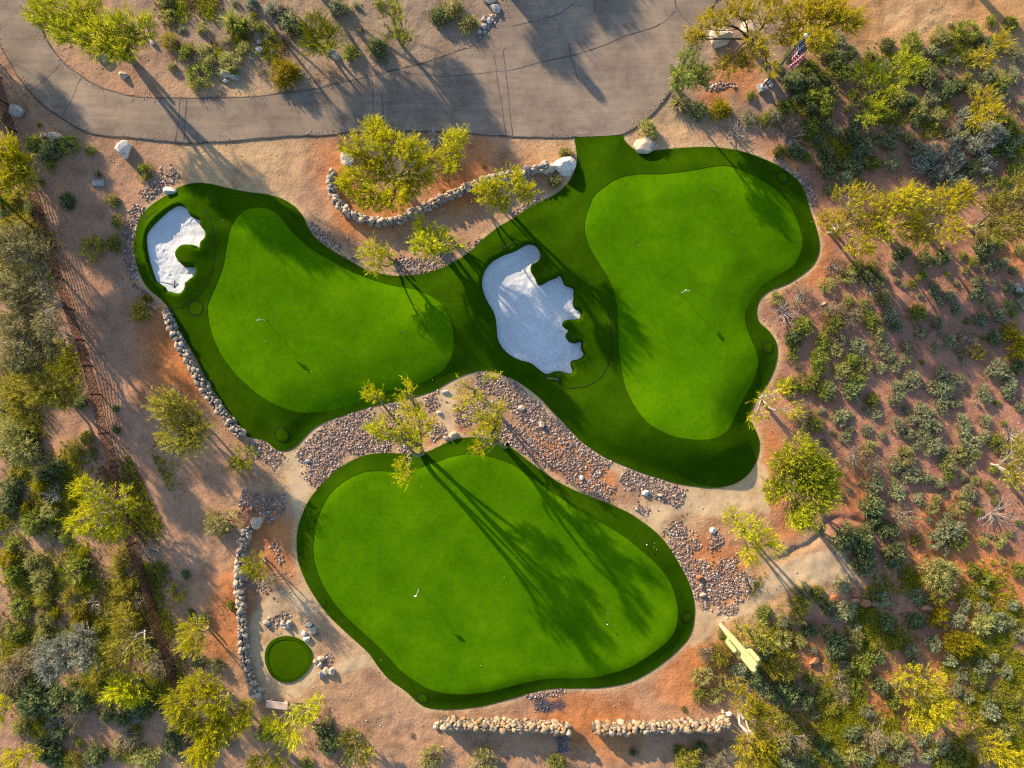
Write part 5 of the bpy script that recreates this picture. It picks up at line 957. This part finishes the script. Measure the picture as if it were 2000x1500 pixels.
def saguaro(px, py, label, H_, arms, r=.24):
    x, y, z = G(px, py); o = thing('saguaro_cactus', label, 'cactus', (x, y, z))
    p, q = col_pts((0, 0), 1.5, H_, r); V, F = ribbed(p, q, 11, .16); obj('stem', mesh_np('stem', V, F, M['saguaro']), o)
    p = [(0, 0, -.2), (0, 0, .3), (0, 0, .9), (0, 0, 1.58)]; V, F = ribbed(p, [r*.78, r*.74, r*.84, r*.98], 11, .08); obj('corky_base', mesh_np('corky_base', V, F, M['saguaro_base']), o)
    for a, z0, z1, d, ra in arms:
        cs, sn = math.cos(a), math.sin(a); t = np.linspace(0, math.pi/2, 7)
        pts = [(cs*(d*np.sin(u)), sn*(d*np.sin(u)), z0+d*.8*(1-np.cos(u))) for u in t]; rad = list(np.linspace(ra*.7, ra, 7))
        up, uq = col_pts((cs*d, sn*d), z0+d*.8+.12, z1, ra, 8); V, F = ribbed(pts+up, rad+list(uq), 9, .16); obj('arm', mesh_np('arm', V, F, M['saguaro']), o)
saguaro(1408, 1221, 'tall pale green saguaro with three arms at the lower right path', 7.2, [(math.radians(-140), 2.3, 4.3, .40, .15), (math.radians(35), 5.1, 6.9, .34, .14), (math.radians(-130), 5.2, 7.5, .26, .17)], .20)
saguaro(953, -62, 'saguaro past the upper edge whose shadow crosses the turning court', 4.0, [(1.0, 1.4, 2.6, .45, .18)], .30)
saguaro(1862, -70, 'slim saguaro past the upper edge shading the bare tan slope', 5.0, [(2.5, 2.0, 3.4, .4, .16)], .24)

# ------------------------------------------------------------------ rusty rail fence
FENCE = [(-12,112),(2,152),(18,205),(33,258),(52,320),(70,365),(86,420),(105,480),(125,545),(145,605),(165,665),(181,715),(196,770),(213,845),(232,910),(247,985),(266,1060),(288,1120),(306,1180),(327,1255),(345,1318),(362,1390),(385,1470),(398,1515)]
def fence():
    P = [G(*p) for p in FENCE]; b = P[len(P)//2]
    root = thing('rail_fence', 'rusty brown steel rail fence running down the left side', 'fence', b); HT = 1.15
    def rel(p, dz): return (p[0]-b[0], p[1]-b[1], p[2]-b[2]+dz)
    zc = 0
    for i in range(len(P)-1):
        p, q = Vector(P[i]), Vector(P[i+1]); dz = random.uniform(-.05, .06); d = (q-p); n_ = max(2, int(d.length/0.36)); panel = obj('panel', None, root); panel.empty_display_size = .1
        for k in range(8):
            z = .10+k*(HT-.12)/7+dz; e0 = p+d*.012; e1 = q-d*.012
            o = obj('rail', MB().tube([rel(e0, z), rel(e1, z)], .023, 5).mesh('rail', M['rust']), panel)
        sl = MB()
        for k in range(1, n_):
            m = p+d*(k/n_)
            obj('picket', MB().tube([rel(m, .02+dz), rel(m, HT+dz)], .016, 4).mesh('picket', M['rust']), panel)
    for i, p in enumerate(P):
        o = obj('post', MB().box(rel(p, .55), (.09, .09, 1.3), 0.25, .01).mesh('post', M['rust']), root)
fence()

# ------------------------------------------------------------------ flagpole and flag
def flagpole():
    x, y, z = G(1487, 172); o = thing('flagpole', 'dark flagpole on a square concrete footing at the upper right', 'flagpole', (x, y, z)); HP = 7.5
    obj('footing', MB().box((0, 0, .12), (.62, .52, .30), .35, .03).mesh('footing', M['slab']), o)
    obj('collar', MB().tube([(0, 0, .25), (0, 0, .34), (0, 0, .40)], [.15, .14, .07], 14).mesh('collar', M['finial']), o)
    obj('pole', MB().tube([(0, 0, .2), (0, 0, HP*.5), (0, 0, HP)], [.065, .055, .04], 12).mesh('pole', M['polemetal'], True), o)
    V, F = ICO2; obj('finial', mesh_np('finial', V*.12+[0, 0, HP+.10], F, M['finial'], None, True), o)
    obj('halyard', MB().tube([(.08, .0, .9), (.075, 0, HP*.5), (.06, 0, HP-.1)], .008, 4).mesh('halyard', M['white']), o)
    # limp flag
    m, nt, out = new_mat('flag_cloth')
    tc = nn(nt, 'ShaderNodeUVMap'); sp = nn(nt, 'ShaderNodeSeparateXYZ'); nt.links.new(tc.outputs[0], sp.inputs[0])
    def mth(op, a, b=None):
        q = nn(nt, 'ShaderNodeMath', operation=op)
        for s, v in zip(q.inputs, (a, b)):
            if v is None: continue
            if isinstance(v, (int, float)): s.default_value = v
            else: nt.links.new(v, s)
        return q.outputs[0]
    st = mth('GREATER_THAN', mth('MODULO', mth('MULTIPLY', sp.outputs[1], 6.5), 1.0), 0.5)
    col = mixc(nt, (0.62, 0.02, 0.06), (0.86, 0.84, 0.84), st)
    can = mth('MULTIPLY', mth('LESS_THAN', sp.outputs[0], 0.4), mth('GREATER_THAN', sp.outputs[1], 6/13))
    du = mth('SUBTRACT', mth('MODULO', mth('MULTIPLY', sp.outputs[0], 15.0), 1.0), 0.5); dv = mth('SUBTRACT', mth('MODULO', mth('MULTIPLY', sp.outputs[1], 13/7*5), 1.0), 0.5)
    star = mth('LESS_THAN', mth('ADD', mth('MULTIPLY', du, du), mth('MULTIPLY', dv, dv)), 0.05)
    col = mixc(nt, col, mixc(nt, (0.012, 0.022, 0.10), (0.8, 0.8, 0.8), star), can)
    d_ = nn(nt, 'ShaderNodeBsdfDiffuse'); t_ = nn(nt, 'ShaderNodeBsdfTranslucent'); mx = nn(nt, 'ShaderNodeMixShader'); mx.inputs[0].default_value = .4
    for q in (d_, t_): nt.links.new(col, q.inputs[0])
    nt.links.new(d_.outputs[0], mx.inputs[1]); nt.links.new(t_.outputs[0], mx.inputs[2]); nt.links.new(mx.outputs[0], out.inputs['Surface'])
    nu, nv = 30, 20; U, Vv = np.meshgrid(np.linspace(0, 1, nu), np.linspace(0, 1, nv), indexing='ij')
    dirx, diry = 0.50, -0.87                                     # away from the light breeze
    reach = 0.85*(1-np.exp(-2.0*U))*(0.7+.5*Vv); wob = .14*np.sin(U*15+Vv*2.5)*np.minimum(1, U*3)
    X = .06+dirx*reach-diry*wob; Y = diry*reach+dirx*wob; Z = HP-.25-(1-Vv)*1.7-1.9*U**1.15*(1-.12*Vv)
    me = mesh_np('flag', np.stack([X, Y, Z], -1).reshape(-1, 3), [(i*nv+j, (i+1)*nv+j, (i+1)*nv+j+1, i*nv+j+1) for i in range(nu-1) for j in range(nv-1)], m, None, True, np.stack([U, Vv], -1).reshape(-1, 2))
    f = obj('flag', me, None, (x, y, z), label='limp flag with red and white stripes and starred navy corner', category='flag')
    sol = f.modifiers.new('cloth', 'SOLIDIFY'); sol.thickness = .006
flagpole()

# ------------------------------------------------------------------ golf things
def pin(px, py, ang, label):
    x, y, z = G(px, py); z += .022; o = thing('golf_pin', label, 'golf flag', (x, y, z)); HP = 1.5
    obj('stick', MB().tube([(0, 0, -.02), (0, 0, HP)], .011, 8).mesh('stick', M['white']), o)
    obj('cup', MB().tube([(0, 0, .002), (0, 0, .006)], .06, 16).mesh('cup', M['black']), o)
    c, s = math.cos(ang), math.sin(ang); nu = 9; v = []; f = []
    for i in range(nu):
        u = i/(nu-1); w = .05*math.sin(u*6)
        for k, zz in enumerate((HP-.02, HP-.11, HP-.21)): v.append((c*u*.28-s*w*(1+.3*k), s*u*.28+c*w*(1+.3*k), zz-.10*u*u-.02*u*k))
    for i in range(nu-1):
        for k in range(2): f.append((i*3+k, i*3+3+k, i*3+4+k, i*3+1+k))
    me = MB().add(v, f).mesh('flag_cloth', M['white']); fl = obj('flag_cloth', me, o); md = fl.modifiers.new('cloth', 'SOLIDIFY'); md.thickness = .01
pin(527, 628, math.radians(215), 'white golf flag on the left green')
pin(1325, 575, math.radians(10), 'white golf flag on the heart shaped green')
pin(820, 1147, math.radians(-120), 'white golf flag on the large lower green')
def marker(px, py, label):
    x, y, z = G(px, py); z += .022; o = thing('cup_marker', label, 'golf cup', (x, y, z))
    obj('cup', MB().tube([(0, 0, .002), (0, 0, .008)], .065, 14).mesh('cup', M['black']), o)
    obj('stub', MB().tube([(0, 0, 0), (0, 0, .32)], .012, 6).mesh('stub', M['black']), o)
    V, F = ICO1; obj('knob', mesh_np('knob', V*.055+[0, 0, .34], F, M['white'], None, True), o)
marker(1184, 1213, 'white knobbed cup marker on the right half of the lower green')
marker(1260, 1060, 'white knobbed cup marker on the fringe right of the lower green')
for px, py, lab in [(740,998,'dark cup near the upper left of the lower green'),(1390,376,'dark cup near the top of the heart shaped green'),(1242,484,'dark cup on the left part of the heart shaped green'),(786,650,'dark cup on the right part of the left green'),(1425,457,'dark cup on the right part of the heart shaped green')]:
    x, y, z = G(px, py); o = thing('practice_cup', lab, 'golf cup', (x, y, z+.022))
    obj('liner', MB().tube([(0, 0, .002), (0, 0, .007)], .06, 14).mesh('liner', M['black']), o); obj('stub', MB().tube([(0, 0, 0), (0, 0, .2)], .01, 6).mesh('stub', M['white']), o)
ball_me = mesh_np('golf_ball', ICO2[0]*.022, ICO2[1], M['white'], None, True)
for px, py, lab in [(442,434,'white golf ball on the fringe near the small bunker'),(526,668,'white golf ball below the left pin'),(615,726,'white golf ball on the lower left green'),(845,742,'white golf ball on the right rim of the left green'),(1113,1000,'white golf ball on the lower green near its upper rim'),(1277,1060,'golf ball on the right fringe, first of three'),(1276,1067,'golf ball on the right fringe, second of three'),(1281,1072,'golf ball on the right fringe, third of three'),(1186,1195,'white golf ball above the knobbed cup marker'),(1005,1084,'white golf ball in the shadow on the lower green'),(985,1125,'white golf ball in the dark shadow band of the lower green'),(940,1296,'white golf ball low on the large green'),(745,1287,'white golf ball on the fringe below left')]:
    x, y, z = G(px, py); obj('golf_ball', ball_me, None, (x, y, z+.06), label=lab, category='golf ball', group='loose golf balls')
def rake(a, b, label, zz=None, dark=True):
    pa, pb = G(*a), G(*b); d = Vector((pb[0]-pa[0], pb[1]-pa[1], 0)); n = Vector((-d.y, d.x, 0)).normalized()
    z = zz if zz is not None else gz(*pa[:2])+.06; z2 = zz if zz is not None else gz(*pb[:2])+.06
    o = thing('bunker_rake', label, 'rake', (pb[0], pb[1], z2))
    obj('handle', MB().tube([(-d.x, -d.y, z-z2+.06), (0, 0, .05)], .017, 6).mesh('handle', M['black' if dark else 'plank']), o)
    h = MB().box((0, 0, .04), (.06, .50, .05), math.atan2(d.y, d.x)); hd = obj('head', h.mesh('head', M['black']), o)
    t = MB()
    for k in range(9):
        q = n*(-.22+.055*k); t.tube([(q.x, q.y, .02), (q.x, q.y, -.05)], .008, 4)
    obj('tines', t.mesh('tines', M['black']), hd)
rake((314,551), (344,556), 'dark rake lying in the small white bunker', SAND_L-.06)
rake((1066,738), (1091,741), 'grey rake lying on the turf below the large bunker', None, False)
rake((1010,471), (980,484), 'dark rake on the shaded turf above the large bunker')
rake((311,412), (290,428), 'dark rake on the turf at the upper left of the small bunker')

# ------------------------------------------------------------------ small furniture
def bench():
    x, y, z = G(545, 1372); o = thing('stone_bench', 'pink stone slab bench below the round tee', 'bench', (x, y, z), (0, 0, math.radians(-7)))
    obj('seat', MB().box((0, 0, .42), (1.5, .48, .10), 0, .02).mesh('seat', M['concrete']), o)
    for s in (-1, 1): obj('leg', MB().box((s*.52, 0, .17), (.16, .38, .42), 0, .015).mesh('leg', M['concrete']), o)
bench()
def chair():
    x, y, z = G(1640, 1294); o = thing('metal_chair', 'black metal chair half hidden in lower right shrubs', 'chair', (x, y, z+.02), (0, 0, math.radians(-80)))
    t = lambda p, r=.018: MB().tube(p, r, 6)
    for sx in (-.24, .24):
        obj('leg', t([(sx, -.24, 0), (sx, -.24, .45)]).mesh('leg', M['black']), o); obj('leg', t([(sx, .24, 0), (sx, .24, .45), (sx, .34, .95)]).mesh('leg', M['black']), o)
        obj('armrest', t([(sx*1.12, -.26, .66), (sx*1.12, .28, .66)], .022).mesh('armrest', M['black']), o)
        obj('armrest_post', t([(sx*1.08, -.24, .44), (sx*1.12, -.24, .66)], .014).mesh('armrest_post', M['black']), o)
    for k in range(6): obj('seat_slat', MB().box((0, -.22+.085*k, .46), (.54, .055, .02)).mesh('seat_slat', M['black']), o)
    for k in range(4): obj('back_slat', MB().box((0, .27+.017*k, .58+.11*k), (.52, .02, .06)).mesh('back_slat', M['black']), o)
chair()
def utility_slab():
    x, y, z = G(193, 358); o = thing('utility_slab', 'pale concrete utility slab on the gravel left of the bunker turf', 'slab', (x, y, z), (0, 0, .05))
    obj('pad', MB().box((0, 0, .06), (.80, .46, .16), 0, .02).mesh('pad', M['slab']), o)
    obj('lid', MB().box((0, 0, .15), (.66, .34, .03), 0, .008).mesh('lid', M['slab']), o)
utility_slab()
x, y, z = G(111, 1003)
obj('wood_plank', MB().box((0, 0, .05), (.14, .78, .05), 0, .006).mesh('wood_plank', M['plank']), None, (x, y, z+.02), (0, 0, math.radians(-17)), label='grey weathered plank lying on bare soil left of the fence', category='plank')
